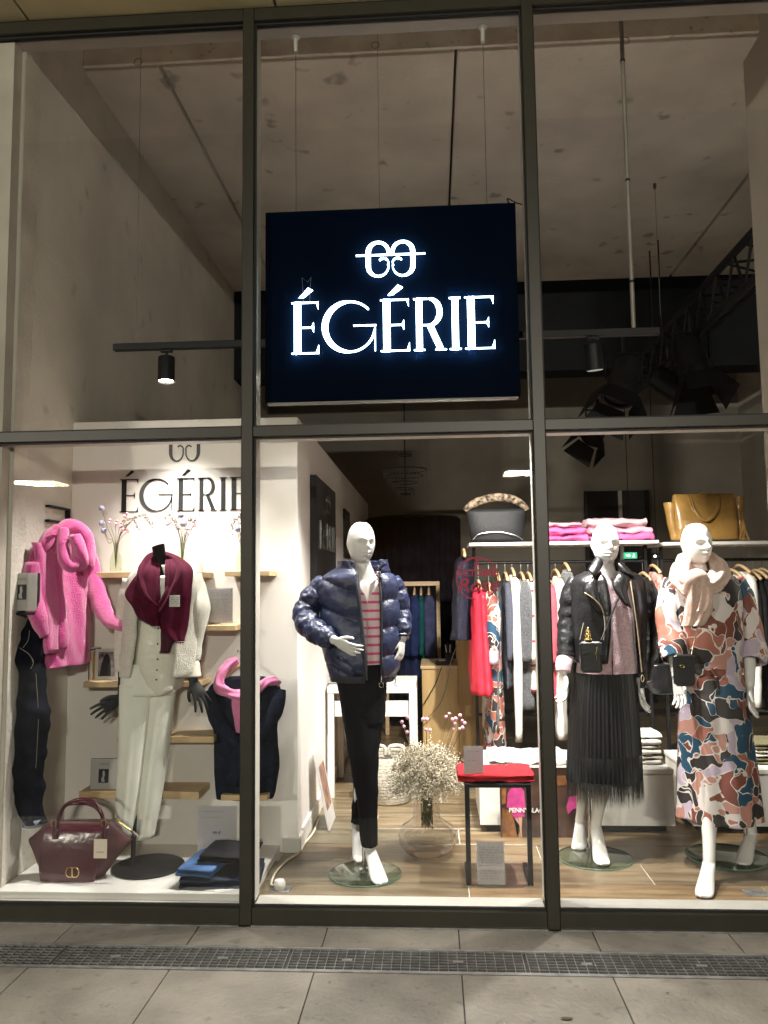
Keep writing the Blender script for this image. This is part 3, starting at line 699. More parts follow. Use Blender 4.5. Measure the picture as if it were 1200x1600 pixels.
def camo(name):
    """large torn patches in white, blush, rust, brown-black, petrol blue and lilac."""
    if name in MATS: return MATS[name]
    m = bpy.data.materials.new(name); m.use_nodes = True; t = m.node_tree; b = t.nodes['Principled BSDF']; b.inputs['Roughness'].default_value = .6
    tc = nd(t, 'ShaderNodeTexCoord'); n = nd(t, 'ShaderNodeTexNoise'); n.inputs['Scale'].default_value = 7.5; n.inputs['Detail'].default_value = 1.6
    t.links.new(tc.outputs['Object'], n.inputs['Vector'])
    vm = nd(t, 'ShaderNodeVectorMath', operation='SCALE'); vm.inputs['Scale'].default_value = .34; t.links.new(n.outputs['Color'], vm.inputs[0])
    va = nd(t, 'ShaderNodeVectorMath', operation='ADD'); t.links.new(tc.outputs['Object'], va.inputs[0]); t.links.new(vm.outputs[0], va.inputs[1])
    vo = nd(t, 'ShaderNodeTexVoronoi'); vo.inputs['Scale'].default_value = 10.5; t.links.new(va.outputs[0], vo.inputs['Vector'])
    ve = nd(t, 'ShaderNodeTexVoronoi', feature='DISTANCE_TO_EDGE'); ve.inputs['Scale'].default_value = 10.5; t.links.new(va.outputs[0], ve.inputs['Vector'])
    sep = nd(t, 'ShaderNodeSeparateColor'); t.links.new(vo.outputs['Color'], sep.inputs[0])
    r = nd(t, 'ShaderNodeValToRGB'); r.color_ramp.interpolation = 'CONSTANT'; e = r.color_ramp.elements
    cols = [(0, (.60, .54, .52)), (.09, (.34, .12, .085)), (.22, (.025, .019, .019)), (.46, (.43, .21, .17)), (.61, (.012, .06, .115)), (.78, (.17, .045, .03)), (.90, (.44, .36, .45))]
    e[0].color = (*cols[0][1], 1); e[1].position = cols[1][0]; e[1].color = (*cols[1][1], 1)
    for p, c in cols[2:]: x = e.new(p); x.color = (*c, 1)
    t.links.new(sep.outputs[0], r.inputs[0])
    n2 = nd(t, 'ShaderNodeTexNoise'); n2.inputs['Scale'].default_value = 14; t.links.new(tc.outputs['Object'], n2.inputs['Vector'])
    mr = nd(t, 'ShaderNodeMapRange'); mr.inputs[1].default_value = .35; mr.inputs[2].default_value = .7; mr.inputs[3].default_value = 0.; mr.inputs[4].default_value = .065
    t.links.new(n2.outputs['Fac'], mr.inputs[0])
    lt = nd(t, 'ShaderNodeMath', operation='LESS_THAN'); t.links.new(ve.outputs['Distance'], lt.inputs[0]); t.links.new(mr.outputs[0], lt.inputs[1])
    mx = nd(t, 'ShaderNodeMix', data_type='RGBA'); t.links.new(lt.outputs[0], mx.inputs[0]); t.links.new(r.outputs[0], mx.inputs[6]); mx.inputs[7].default_value = (.62, .57, .53, 1)
    t.links.new(mx.outputs[2], b.inputs['Base Color']); MATS[name] = m
    return m
def stripes(name, c0, c1, period, frac, axis=2, rough=.85):
    """horizontal knitted stripes."""
    if name in MATS: return MATS[name]
    m = fabric(name, c0, .06, 30); t = m.node_tree; b = t.nodes['Principled BSDF']; src = b.inputs['Base Color'].links[0].from_socket
    tc = nd(t, 'ShaderNodeTexCoord'); sp_ = nd(t, 'ShaderNodeSeparateXYZ'); t.links.new(tc.outputs['Object'], sp_.inputs[0])
    dv = nd(t, 'ShaderNodeMath', operation='DIVIDE'); dv.inputs[1].default_value = period; t.links.new(sp_.outputs[axis], dv.inputs[0])
    fr = nd(t, 'ShaderNodeMath', operation='FRACT'); t.links.new(dv.outputs[0], fr.inputs[0])
    lt = nd(t, 'ShaderNodeMath', operation='LESS_THAN'); lt.inputs[1].default_value = frac; t.links.new(fr.outputs[0], lt.inputs[0])
    mx = nd(t, 'ShaderNodeMix', data_type='RGBA'); t.links.new(lt.outputs[0], mx.inputs[0]); t.links.new(src, mx.inputs[6]); mx.inputs[7].default_value = (*c1, 1)
    t.links.new(mx.outputs[2], b.inputs['Base Color']); return m
def glass_base(t, c, r, rod_top, rx, ry):
    """round glass plate with steel rod that carries a mannequin (parts of it)."""
    MB().lathe([(r-.003, 0), (r, .002), (r, .006), (r-.003, .008)], (c[0], c[1], FZ+.001), 48).build('base_plate', glassmat('base_glass', (.86, .93, .90), 1.5), t, smooth=True, auto=40)
    w = MB(); w.lathe([(r+.0003, .0005), (r+.0018, .0015), (r+.0018, .0065), (r+.0003, .0075)], (c[0], c[1], FZ+.001), 48, cap=False); w.build('base_rim', M('green_glass_edge', (.10, .2, .16), .15), t, smooth=True)
    w = MB(); w.lathe([(.024, 0), (.024, .012), (.009, .016), (.009, rod_top)], (rx, ry, FZ+.0095), 16); w.build('support_rod', M('chrome', (.6, .6, .6), .15, metal=1), t, smooth=True, auto=40)

m_manq = M('white_mannequin_gloss', (.66, .65, .63), .3, var=.02, vs=4)
Vv = lambda *a: np.array(a, float)
# ================================================================== mannequin in the puffer jacket (middle window)
Y1 = .52
J = dict(hsc=.84, yaw=18, hyaw=27, tilt=2, head=P(564, 848, .5), neck=P(569, 893, .52), chest=P(566, 950, .53), waist=P(567, 1020, .55), hip=P(566, 1075, .55),
  shL=P(516, 905, .55), elL=P(477, 963, .52), wrL=P(523, 1001, .345), hdL=(.86, -.02, -.45), htL=(.3, -.45, .85), curlL=.35, hsL=-1,
  shR=P(608, 903, .55), elR=P(629, 962, .58), wrR=P(629, 999, .50), hdR=(-.12, -.25, -.95), htR=(-.4, -.9, .1), curlR=.9, hsR=1,
  hjL=P(552, 1085, .54), knL=P(569, 1195, .47), anL=P(577, 1322, .47), toL=PZ(597, 1379, FZ+.012),
  hjR=P(582, 1085, .56), knR=P(574, 1195, .62), anR=P(557, 1290, .72), toR=PZ(566, 1345, FZ+.014))
m1 = figure('mannequin', 'white bald mannequin wearing a navy puffer jacket and black trousers', 'mannequin', (P(570, 1368, .43)[0], .43, FZ), J, m_manq)
glass_base(m1, (-.176, .445), .172, .24, P(569, 1365, .46)[0], .46)
# striped sweater
m_str = stripes('pink_striped_knit', (.82, .64, .65), (.78, .12, .30), .0415, .30)
rows = [(893, 545, 590), (905, 528, 604), (920, 524, 610), (938, 524, 612), (975, 527, 612), (1010, 528, 610), (1036, 530, 608)]
ops = [(553, 592), (558, 594), (567, 589), (576, 577.5), (576, 577), (576, 577), (576, 577)]
MB().add(*loft(rowpx(Y1, .112, rows), 40, 4, open_th(rows, ops), folds(.003, 7, 2, .004, 14))).build('striped_sweater', m_str, m1, smooth=True)
# trousers: two crossing legs
m_blkf = fabric('black_trouser_cloth', (.0055, .0055, .007), .2, 20, bump=.2, bs=160)
mb = MB()
mb.add(*loft(rowpx(.55, .115, [(1030, 531, 606), (1050, 528, 606), (1075, 529, 605), (1105, 533, 602), (1130, 537, 600)]), 36, 4, disp=folds(.004, 6, 1, .006, 9)))
mb.add(*loft(rowpx(.5, .085, [(1085, 531, 583, .54), (1130, 537, 590, .52, .09), (1185, 545, 591, .48, .078), (1250, 557, 589, .47, .062), (1300, 563, 589, .47, .056), (1320, 566, 590, .465, .052)]), 28, 5, disp=folds(.004, 5, 3, .006, 12)))
mb.add(*loft(rowpx(.6, .08, [(1085, 562, 604, .57), (1130, 560, 599, .6), (1185, 555, 590, .63, .07), (1240, 552, 580, .68, .06), (1284, 550, 572, .72, .05)]), 28, 5, disp=folds(.004, 5, 5, .006, 12)))
mb.build('black_trousers', m_blkf, m1, smooth=True)
# puffer jacket
m_puf = M('navy_puffer_nylon', (.013, .019, .056), .40, var=.2, vs=5, bump=.16, bs=60, spec=.55, stretch=(1, 1, 1.6))
m_pufd = M('navy_knit_trim', (.012, .013, .022), .7, var=.2, vs=20, bump=.3, bs=150)
def quilt(p, z0, per, sl, amp=.017, seed=0):
    s_ = abs(math.sin(math.pi*((p[2]-z0)+sl*p[0]+.012*math.sin(p[0]*20+seed))/per))
    pk_ = noise.noise(Vector((p[0]*62+seed, p[1]*62, p[2]*16)))*.0085*(1.02-s_)**1.5+noise.noise(Vector((p[0]*24, p[1]*24, p[2]*30+seed)))*.004
    return amp*1.25*(s_**.5-.62)+pk_
rows = [(884, 536, 603, None, .08), (894, 518, 608, None, .105), (905, 502, 617, None, .125), (925, 500, 620, None, .135), (965, 504, 623, None, .138), (1005, 507, 624, None, .138), (1036, 511, 622, None, .135), (1054, 519, 615, None, .122), (1060, 525, 609, None, .115)]
ops = [(557, 591), (559, 594), (560, 596), (563, 598), (567, 599), (571, 599), (573, 599), (573, 598), (573, 598)]
jk = MB().add(*loft(rowpx(Y1, .14, rows), 150, 13, open_th(rows, ops), lambda u, t, p: quilt(p, .965, .135, .22 if p[0] < -.17 else -.30)*min(1, u*9+.2)*min(1, (1-u)*10+.1)))
jk = cloth(jk.build('puffer_jacket', m_puf, m1, smooth=True), .01)
for s_, pts, r in (('L', [P(512, 908, .55), P(494, 930, .54), P(478, 957, .52), P(484, 978, .45), P(503, 992, .39), P(519, 1000, .35)], [.062, .072, .071, .069, .062, .043]),
                   ('R', [P(609, 905, .55), P(618, 925, .56), P(625, 957, .57), P(628, 977, .53), P(628, 996, .50)], [.058, .062, .058, .052, .042])):
    Ls = np.cumsum([0]+[np.linalg.norm(np.array(pts[i+1])-pts[i]) for i in range(len(pts)-1)])[-1]
    f = lambda u, t, p, Ls=Ls: .012*(abs(math.sin(math.pi*u*Ls/.075))**.5-.6)+noise.noise(Vector((p[0]*48, p[1]*48, p[2]*48)))*.0055+noise.noise(Vector((p[0]*20, p[1]*20, p[2]*20)))*.005
    MB().add(*tubed(pts, [q*.88 for q in r], 54, 18, f)).build('puffer_sleeve', m_puf, jk, smooth=True)
# stand-up collar, open flaps
rows = [(876, 530, 602, None, .098), (884, 532, 602, None, .092), (895, 530, 607, None, .10)]
cl_ = MB().add(*loft(rowpx(Y1, .09, rows), 44, 6, open_th(rows, [(548, 594), (552, 593), (558, 595)]), lambda u, t, p: .007*math.sin(u*math.pi)+.004*noise.noise(Vector((p[0]*35, p[1]*35, p[2]*20)))))
cloth(cl_.build('collar', m_puf, jk, smooth=True), .02)
w = MB(); a = P(592, 876, .43); w.add(*loft([(P(590, 889, .43), Vv(.02, 0, .028), Vv(0, -.006, 0)), (P(596, 884, .42), Vv(.012, 0, .022), Vv(0, -.006, 0)), (P(604, 882, .42), Vv(.003, 0, .005), Vv(0, -.004, 0))], 16, 4)); w.build('collar_flap', m_puf, jk, smooth=True)
rows_j = [(894, 518, 608, None, .105), (925, 497, 623, None, .14), (965, 500, 627, None, .145), (1005, 503, 628, None, .145), (1036, 508, 625, None, .14), (1058, 521, 613, None, .12)]
w = MB(); edge_strip(w, rows_j, Y1, .14, [560, 564, 568, 572, 574, 574], .022, .004); w.build('zip_placket', m_pufd, jk, smooth=True)
w = MB(); edge_strip(w, rows_j, Y1, .14, [594, 597, 598, 598, 598, 597], .012, .004); w.build('zip_placket', m_pufd, jk, smooth=True)
rows = [(1053, 516, 618, None, .13), (1063, 521, 613, None, .122)]
w = MB().add(*loft(rowpx(Y1, .125, rows), 48, 4, open_th(rows, [(573, 598)]*2), lambda u, t, p: .004*math.sin(t*26))); cloth(w.build('hem_band', m_pufd, jk, smooth=True), .012)
w = MB(); q0 = P(533, 1036, .392); w.add(*loft([(q0+Vv(-.035, .02, .012), Vv(0, .01, .018), Vv(.0, -.012, .006)), (q0, Vv(0, .01, .03), Vv(0, -.02, .008)), (q0+Vv(.05, -.006, -.022), Vv(0, .01, .032), Vv(0, -.016, .008)), (q0+Vv(.07, 0, -.03), Vv(0, .006, .02), Vv(0, -.006, .004))], 16, 4)); w.build('pocket_flap', m_puf, jk, smooth=True)
w = MB(); c = P(596, 1070, .40); w.tube([c+Vv(.010*math.cos(a), 0, .012*math.sin(a)) for a in np.linspace(0, 2*math.pi, 16, endpoint=False)], .0022, 6, closed=True); w.tube([c+Vv(0, 0, .012), P(597, 1056, .40)], .003, 6)
w.build('zip_pull', M('chrome', (.6, .6, .6), .15, metal=1), jk)
w = MB(); w.tube([P(614, 1056, .42), P(618, 1062, .42), P(617, 1070, .42), P(621, 1074, .42)], .0022, 6, res=4); w.build('drawcord', m_pufd, jk)

# ================================================================== mannequin in the leather jacket (right window, left)
Y2 = .74
J = dict(yaw=0, hyaw=4, tilt=0, head=P(946, 850, .71), neck=P(949, 896, .74), chest=P(948, 950, .76), waist=P(947, 1020, .76), hip=P(945, 1075, .76),
  shL=P(899, 909, .77), elL=P(886, 980, .76), wrL=P(880, 1052, .68), hdL=(-.03, -.12, -1), htL=(.5, -.85, 0), curlL=.55, hsL=1,
  shR=P(999, 909, .77), elR=P(1010, 985, .80), wrR=P(1001, 1066, .72), hdR=(.02, -.1, -1), htR=(-.5, -.85, 0), curlR=.5, hsR=-1,
  hjL=P(926, 1085, .75), knL=P(920, 1195, .78), anL=P(907, 1282, .90), toL=PZ(903, 1326, FZ+.012),
  hjR=P(965, 1085, .75), knR=P(945, 1195, .70), anR=P(931, 1290, .72), toR=PZ(943, 1350, FZ+.012))
m2 = figure('mannequin', 'white bald mannequin wearing a black leather jacket and pleated skirt', 'mannequin', (P(930, 1342, .69)[0], .69, FZ), J, m_manq)
glass_base(m2, (.957, .70), .183, .3, P(923, 1333, .78)[0], .78)
m_moh = fabric('pale_pink_mohair', (.68, .48, .54), .18, 70, bump=.7, bs=190, sheen=.6)
rows = [(892, 928, 968), (902, 912, 984), (915, 905, 992), (960, 905, 994), (1020, 903, 997), (1050, 900, 998)]
ops = [(937, 962), (942, 956), (948.5, 950), (948.5, 950), (948.5, 950), (948.5, 950)]
MB().add(*loft(rowpx(Y2, .115, rows), 40, 5, open_th(rows, ops), folds(.004, 5, 4, .006, 18))).build('pink_sweater', m_moh, m2, smooth=True)
w = MB(); w.add(*tubed([P(886, 1020, .71), P(881, 1036, .69), P(880, 1050, .68)], [.036, .04, .036], 20, 5, lambda u, t, p: .0015*math.sin(t*16))); w.build('sweater_cuff', m_moh, m2, smooth=True)
# pleated skirt and fringe
m_skirt = M('black_pleated_satin', (.006, .006, .007), .48, var=.2, vs=30, bump=.1, bs=200)
rows = [(1030, 905, 986, None, .105), (1060, 897, 991, None, .115), (1110, 892, 996, None, .13), (1180, 888, 1001, None, .145), (1218, 886, 1003, None, .152)]
tri = lambda a: abs((a/math.pi) % 2-1)*2-1
cloth(MB().add(*loft(rowpx(.76, .12, rows), 300, 5, disp=lambda u, t, p: .0055*tri(t*54)*(.6+.4*u)+.005*math.sin(t*4+u*3)*u, cap=False)).build('pleated_skirt', m_skirt, m2, smooth=False), .001)
random.seed(11); w = MB()
R_ = rowpx(.76, .12, [(1176, 888, 1001, None, .153), (1214, 886, 1004, None, .158), (1256, 885, 1005, None, .163)])
for k in range(2400):
    t = random.uniform(0, 2*math.pi); top = R_[0 if k % 3 == 0 else 1]; e = top[0]+top[1]*math.cos(t)+top[2]*math.sin(t)
    ln = random.uniform(.10, .135) if k % 3 else random.uniform(.06, .12); x = random.uniform(-.004, .004); tg = unit(-top[1]*math.sin(t)+top[2]*math.cos(t))*.0009
    w.add([e-tg, e+tg, e+Vv(x, random.uniform(-.004, .004), -ln)], [(0, 1, 2)])
tag(w.build('fringe', M('black_fringe_thread', (.022, .022, .023), .35), m2), kind='stuff')
# leather jacket
m_lea = M('black_leather', (.009, .009, .010), .32, var=.25, vs=14, bump=.16, bs=60, spec=.5)
m_gold = M('gold_metal', (.75, .55, .22), .25, metal=1)
m_zip = M('pale_gold_zip', (.62, .52, .36), .35, metal=.8)
rowsJ = [(893, 915, 982, None, .09), (902, 898, 1000, None, .115), (915, 892, 1006, None, .135), (950, 892, 1009, None, .142), (1000, 893, 1009, None, .145), (1040, 896, 1009, None, .142), (1072, 898, 1009, None, .14)]
opJ = [(934, 966), (938, 972), (941, 978), (946, 985), (944, 989), (940, 992), (935, 994)]
wr_ = lambda u, t, p: .005*fbm((p[0]*1.4, p[1]*1.4, p[2]), 14, 3)+.003*math.sin(t*6+u*5)
jr = MB()
V, Fc = loft(rowpx(Y2, .14, rowsJ), 60, 6, open_th(rowsJ, opJ), wr_)
# the left front is cut shorter than the right
Vn = []; zcut = P(915, 1036, .62)[2]
for p in V:
    p = np.array(p)
    if p[0] < 1.04 and p[1] < Y2+.02 and p[2] < zcut: p[2] = zcut+(p[2]-zcut)*.03
    Vn.append(p)
lj = cloth(jr.add(Vn, Fc).build('leather_jacket', m_lea, m2, smooth=True), .006)
for pts, r in (([P(903, 908, .77), P(893, 930, .77), P(887, 968, .76), P(885, 1000, .73), P(883, 1026, .705)], [.05, .056, .051, .046, .042]),
               ([P(998, 908, .77), P(1008, 930, .78), P(1012, 970, .80), P(1010, 1020, .77), P(1003, 1062, .725)], [.05, .056, .052, .047, .04])):
    MB().add(*tubed(pts, r, 28, 10, lambda u, t, p: .006*noise.noise(Vector((p[0]*18, p[1]*18, p[2]*40)))+.004*math.sin(u*46)*max(0, math.sin(u*math.pi*1.0)-.55)*2.2)).build('leather_sleeve', m_lea, lj, smooth=True)
def flap(name, pts, mat, parent, th_=.006, Yd=None):
    """stiff leather panel through world points (fan of quads) given as two rails."""
    a, b = pts; w = MB(); a = catmull(a, 4); b = catmull(b, 4); n = 6; V = []
    for i in range(len(a)):
        for k in range(n+1):
            t = k/n; p = a[i]*(1-t)+b[i]*t; p = p+Vv(0, -.016*math.sin(math.pi*t), 0); V.append(p)
    w.add(V, [(i*(n+1)+k, i*(n+1)+k+1, (i+1)*(n+1)+k+1, (i+1)*(n+1)+k) for i in range(len(a)-1) for k in range(n)])
    return cloth(w.build(name, mat, parent, smooth=True), th_)
flap('collar', ([P(934, 866, .70), P(926, 878, .655), P(918, 890, .635)], [P(942, 880, .67), P(936, 894, .625), P(929, 904, .61)]), m_lea, lj)
flap('collar', ([P(958, 868, .70), P(962, 880, .67), P(968, 892, .65)], [P(972, 880, .72), P(985, 892, .66), P(994, 902, .64)]), m_lea, lj)
flap('lapel', ([P(929, 902, .615), P(934, 925, .59), P(945, 960, .59)], [P(914, 912, .62), P(913, 930, .60), P(938, 960, .59)]), m_lea, lj)
flap('lapel', ([P(966, 893, .63), P(957, 915, .60), P(975, 945, .59)], [P(984, 905, .62), P(980, 925, .60), P(986, 950, .59)]), m_lea, lj)
w = MB(); w.tube([P(913, 926, .59), P(927, 935, .575), P(940, 950, .575), P(945, 975, .575), P(943, 1000, .575)], .0028, 6, res=5); w.build('jacket_zip', m_zip, lj)
w = MB(); w.tube([P(985, 908, .60), P(990, 940, .585), P(996, 985, .585), P(1003, 1050, .59)], .0032, 6, res=5); w.build('jacket_zip', m_zip, lj)
w = MB(); c = P(1004, 1060, .585); w.tube([c+Vv(.007*math.cos(a), 0, .016*math.sin(a)) for a in np.linspace(0, 2*math.pi, 14, endpoint=False)], .0022, 6, closed=True); w.build('zip_pull', m_zip, lj)
w = MB(); w.tube([P(912, 973, .60), P(909, 985, .598), P(906, 1000, .6)], .0022, 6); w.build('jacket_zip', m_zip, lj)

# ================================================================== mannequin in the patterned dress (right)
Y3 = .62
J = dict(yaw=10, hyaw=16, tilt=0, head=P(1088, 850, .58), neck=P(1093, 897, .61), chest=P(1098, 950, .63), waist=P(1106, 1020, .64), hip=P(1112, 1075, .64),
  shL=P(1054, 907, .64), elL=P(1050, 990, .65), wrL=P(1057, 1058, .52), hdL=(.1, -.2, -.95), htL=(.6, -.8, 0), curlL=.5, hsL=1,
  shR=P(1146, 907, .66), elR=P(1170, 990, .68), wrR=P(1172, 1072, .56), hdR=(-.12, -.25, -.95), htR=(-.6, -.8, 0), curlR=.45, hsR=-1,
  hjL=P(1095, 1085, .62), knL=P(1108, 1200, .58), anL=P(1108, 1345, .385), toL=PZ(1099, 1400, FZ+.012),
  hjR=P(1135, 1085, .64), knR=P(1160, 1200, .66), anR=P(1174, 1300, .80), toR=PZ(1160, 1349, FZ+.012))
m3 = figure('mannequin', 'white bald mannequin striding in a long patterned dress and peach scarf', 'mannequin', (P(1135, 1340, .72)[0], .72, FZ), J, m_manq)
glass_base(m3, (1.615, .73), .196, .3, P(1166, 1335, .78)[0], .78)
m_camo = camo('camouflage_print')
rows = [(893, 1072, 1118, None, .07), (902, 1050, 1146, None, .10), (920, 1044, 1156, None, .125), (975, 1052, 1160, None, .13), (1030, 1064, 1158, None, .115), (1048, 1066, 1158, None, .115), (1100, 1062, 1167, None, .145), (1180, 1060, 1176, None, .165), (1262, 1059, 1183, .615, .205), (1274, 1059, 1183, .615, .21)]
def dressd(u, t, p):
    k = max(0, u-.5)*2
    return (.012*math.sin(t*7+1.5*math.sin(u*5))+.006*math.sin(t*13+1))*k+.006*fbm(p, 9, 2)-.006*math.exp(-((u-.53)/.03)**2)
dr_ = MB().add(*loft(rowpx(.63, .13, rows), 96, 6, disp=dressd, cap=False)); dr_ = cloth(dr_.build('patterned_dress', m_camo, m3, smooth=True), .003)
for pts, r in (([P(1056, 907, .64), P(1047, 940, .64), P(1048, 980, .62), P(1053, 1010, .58), P(1056, 1030, .55)], [.052, .062, .064, .07, .062]),
               ([P(1147, 907, .66), P(1160, 940, .67), P(1170, 985, .66), P(1173, 1015, .63), P(1173, 1034, .60)], [.052, .06, .062, .07, .062])):
    cloth(MB().add(*tubed(pts, r, 28, 8, folds(.007, 4, 3, .008, 10), cap=False)).build('dress_sleeve', m_camo, dr_, smooth=True), .003)
rows = [(1034, 1063, 1159, None, .122), (1042, 1063, 1159, None, .122), (1050, 1064, 1159, None, .122)]
MB().add(*loft(rowpx(.63, .122, rows), 60, 4, disp=folds(.003, 9, 2), cap=False)).build('waist_tie', m_camo, dr_, smooth=True)
w = MB(); w.add(*tubed([P(1112, 1045, .49), P(1120, 1060, .475), P(1124, 1085, .472)], [.012, .012, .009], 12, 6, flat=.5)); w.build('waist_knot', m_camo, dr_, smooth=True)
# ================================================================== left window
def rowpx2(YL, YR, dep, rows):
    """sections turned about the vertical: left edge at distance YL, right edge at YR."""
    out = []
    for r in rows:
        yl = r[3] if len(r) > 3 else YL; yr = r[4] if len(r) > 4 else YR
        a, b = P(r[1], r[0], yl), P(r[2], r[0], yr); b[2] = a[2] = (a[2]+b[2])/2
        A = (b-a)/2; B = np.array([A[1], -A[0], 0]); B = B/np.linalg.norm(B)*dep; out.append(((a+b)/2, A, B))
    return out
m_oak = M('pale_oak', (.52, .37, .20), .5, var=.15, vs=4, stretch=(1.5, 12, 12), bump=.06, bs=60, detail=6)
def shelf(pl, pr, pt, pb, label, Yf=.55):
    a, b = P(pl, pt, Yf), P(pr, pt, Yf); zt = (a[2]+b[2])/2; th_ = max(.024, zt-P((pl+pr)/2, pb, Yf)[2]-.0)
    o = MB().box(a[0], b[0], Yf, .749, zt-min(th_, .036), zt, .002).build('wall_shelf', m_oak, None, ((a[0]+b[0])/2, .65, zt))
    tag(o, label, 'shelf', 'pale oak shelves on the white partition'); return zt, a[0], b[0]
S = {}
for k, a in dict(s1=(132, 210, 894, 903, 'pale oak shelf under the leftmost flower bottle, beside the pink sweater'),
                 s2=(246, 317, 894, 903, 'pale oak shelf behind the burgundy scarf, under the middle flower bottle'),
                 s3=(351, 421, 892, 900, 'pale oak shelf behind the left mullion, under the rightmost flower bottle'),
                 s4=(272, 368, 977, 986, 'pale oak shelf carrying a handwritten card beside the white cardigan'),
                 s5=(130, 313, 1065, 1074, 'pale oak shelf with framed photo book below the pink sweater'),
                 s6=(183, 334, 1151, 1161, 'empty pale oak shelf behind the white trousers'),
                 s7=(123, 311, 1237, 1250, 'lowest pale oak shelf carrying a book above the burgundy handbag'),
                 s8=(345, 418, 1242, 1251, 'short low pale oak shelf under the hanging navy sweater')).items():
    S[k] = shelf(*a)
# --- bottles and dried flowers
m_bottle = glassmat('green_bottle_glass', (.93, .97, .92), 1.5)
m_stem = M('dry_stem', (.16, .15, .07), .8, var=.3, vs=20)
m_twig = M('dry_twig', (.22, .17, .13), .8, var=.3, vs=20)
m_blue = M('blue_thistle', (.34, .36, .50), .8, var=.3, vs=60, bump=.6, bs=200)
m_pk = M('pink_blossom', (.75, .38, .48), .7, var=.25, vs=40)
m_wh = M('white_blossom', (.72, .66, .62), .7, var=.15, vs=40)
def ball(mb, c, r, n=7):
    mb.lathe([(r*math.sin(math.pi*i/5)+1e-5, -r*math.cos(math.pi*i/5)) for i in range(6)], c, n)
def bottle(px, Y, zb, label, seed, blue, pink, arch):
    x = P(px, 880, Y)[0]; t = thing('glass_bottle', label, 'bottle', (x, Y, zb), 'flower bottles on the shelves')
    MB().lathe([(.024, .001), (.030, .006), (.031, .06), (.026, .085), (.014, .115), (.012, .15), (.015, .153), (.0135, .156), (.0105, .15), (.0125, .114), (.0245, .084), (.0295, .06), (.028, .008), (.001, .006)], (x, Y, zb), 20, cap=False).build('glass_body', m_bottle, t, smooth=True)
    f = thing('flower_bunch', label.replace('small green glass bottle', 'dried flowers in the bottle').replace('partly hidden', 'hidden'), 'flowers', (x, Y, zb+.01), 'dried flowers in bottles')
    random.seed(seed); st = MB(); tw = MB(); bl = MB(); pk = MB()
    for (dx, dz) in blue:
        e = Vv(x+dx, Y-.02, zb+dz); st.tube([(x, Y, zb+.02), (x+dx*.2, Y, zb+.16), (x+dx*.6, Y-.01, zb+dz*.7), e], .0016, 5, res=4); bl = MB(); ball(bl, e, .016, 9); bl.build('thistle_head', m_blue, f, smooth=True)
    for i in range(pink):
        dx, dz = random.uniform(-.03, .09), random.uniform(.2, .31); e = Vv(x+dx, Y+random.uniform(-.04, .03), zb+dz)
        st.tube([(x, Y, zb+.02), (x+dx*.25, Y, zb+.16), e], .0013, 5, res=4)
        for k in range(3): ball(pk, e+Vv(*[random.uniform(-.009, .009) for _ in range(3)]), random.uniform(.004, .008), 6)
    for s_, ln in arch:
        p = [(x, Y, zb+.05), (x+.01*s_, Y, zb+.17), (x+ln*.4*s_, Y-.01, zb+.27), (x+ln*.75*s_, Y-.02, zb+.27+random.uniform(-.02, .03)), (x+ln*s_, Y-.03, zb+.23+random.uniform(-.04, .04))]
        tw.tube(p, [.002, .002, .0016, .0013, .0008], 5, res=6); q = catmull(p, 8)
        for k in range(12, len(q), 1):
            e = q[k]+Vv(random.uniform(-.012, .012), random.uniform(-.01, .01), random.uniform(-.006, .016)); tw.tube([q[k], e], .0008, 4); ball(tw, e, .0042, 5)
    tag(st.build('stems', m_stem, f), kind='stuff'); tag(tw.build('twigs', m_twig, f), kind='stuff')
    if pk.v: tag(pk.build('blossoms', m_pk, f, smooth=True), kind='stuff')
bottle(181, .64, S['s1'][0], 'small green glass bottle on the shelf beside the pink sweater', 3, [(-.075, .34), (-.072, .26), (-.06, .22)], 7, [(1, .13), (1, .20), (1, .22)])
bottle(284, .64, S['s2'][0], 'small green glass bottle on the shelf behind the burgundy scarf', 5, [(.0, .30), (.01, .255)], 9, [(-1, .10), (-1, .08), (1, .08)])
bottle(378, .64, S['s3'][0], 'small green glass bottle on the shelf partly hidden by the left mullion', 8, [(.0, .29), (-.02, .22)], 6, [(-1, .05), (1, .07), (1, .06)])
# --- cards, books, signs
m_card = thin(M('white_card', (.74, .72, .70), .6, var=.02, vs=5))
m_ink = M('ink', (.05, .05, .06), .7)
m_acr = glassmat('acrylic', (.93, .93, .95), 1.49, 0, .12, (.8, .78, .8))
def scribble(mb, o, r, u, w, lines, rng, size=.006, gap=.012, lead=0):
    """rows of handwriting strokes on a card; o: top-left, r/u unit right/up vectors, w width."""
    nrm = np.cross(r, u)
    for i in range(lines):
        if rng.random() < .12: continue
        x = rng.uniform(0, w*.12); end = w*rng.uniform(.55, 1.0); pts = []
        while x < end:
            wl = rng.uniform(.010, .026); n = max(4, int(wl/.0022)); pts = []
            for k in range(n):
                pts.append(o+r*(x+wl*k/n)+u*(-i*gap+size*.5*math.sin(k*2.1+rng.random())*rng.uniform(.4, 1))+nrm*.0012)
            mb.tube(pts, .00062, 4); x += wl+.006
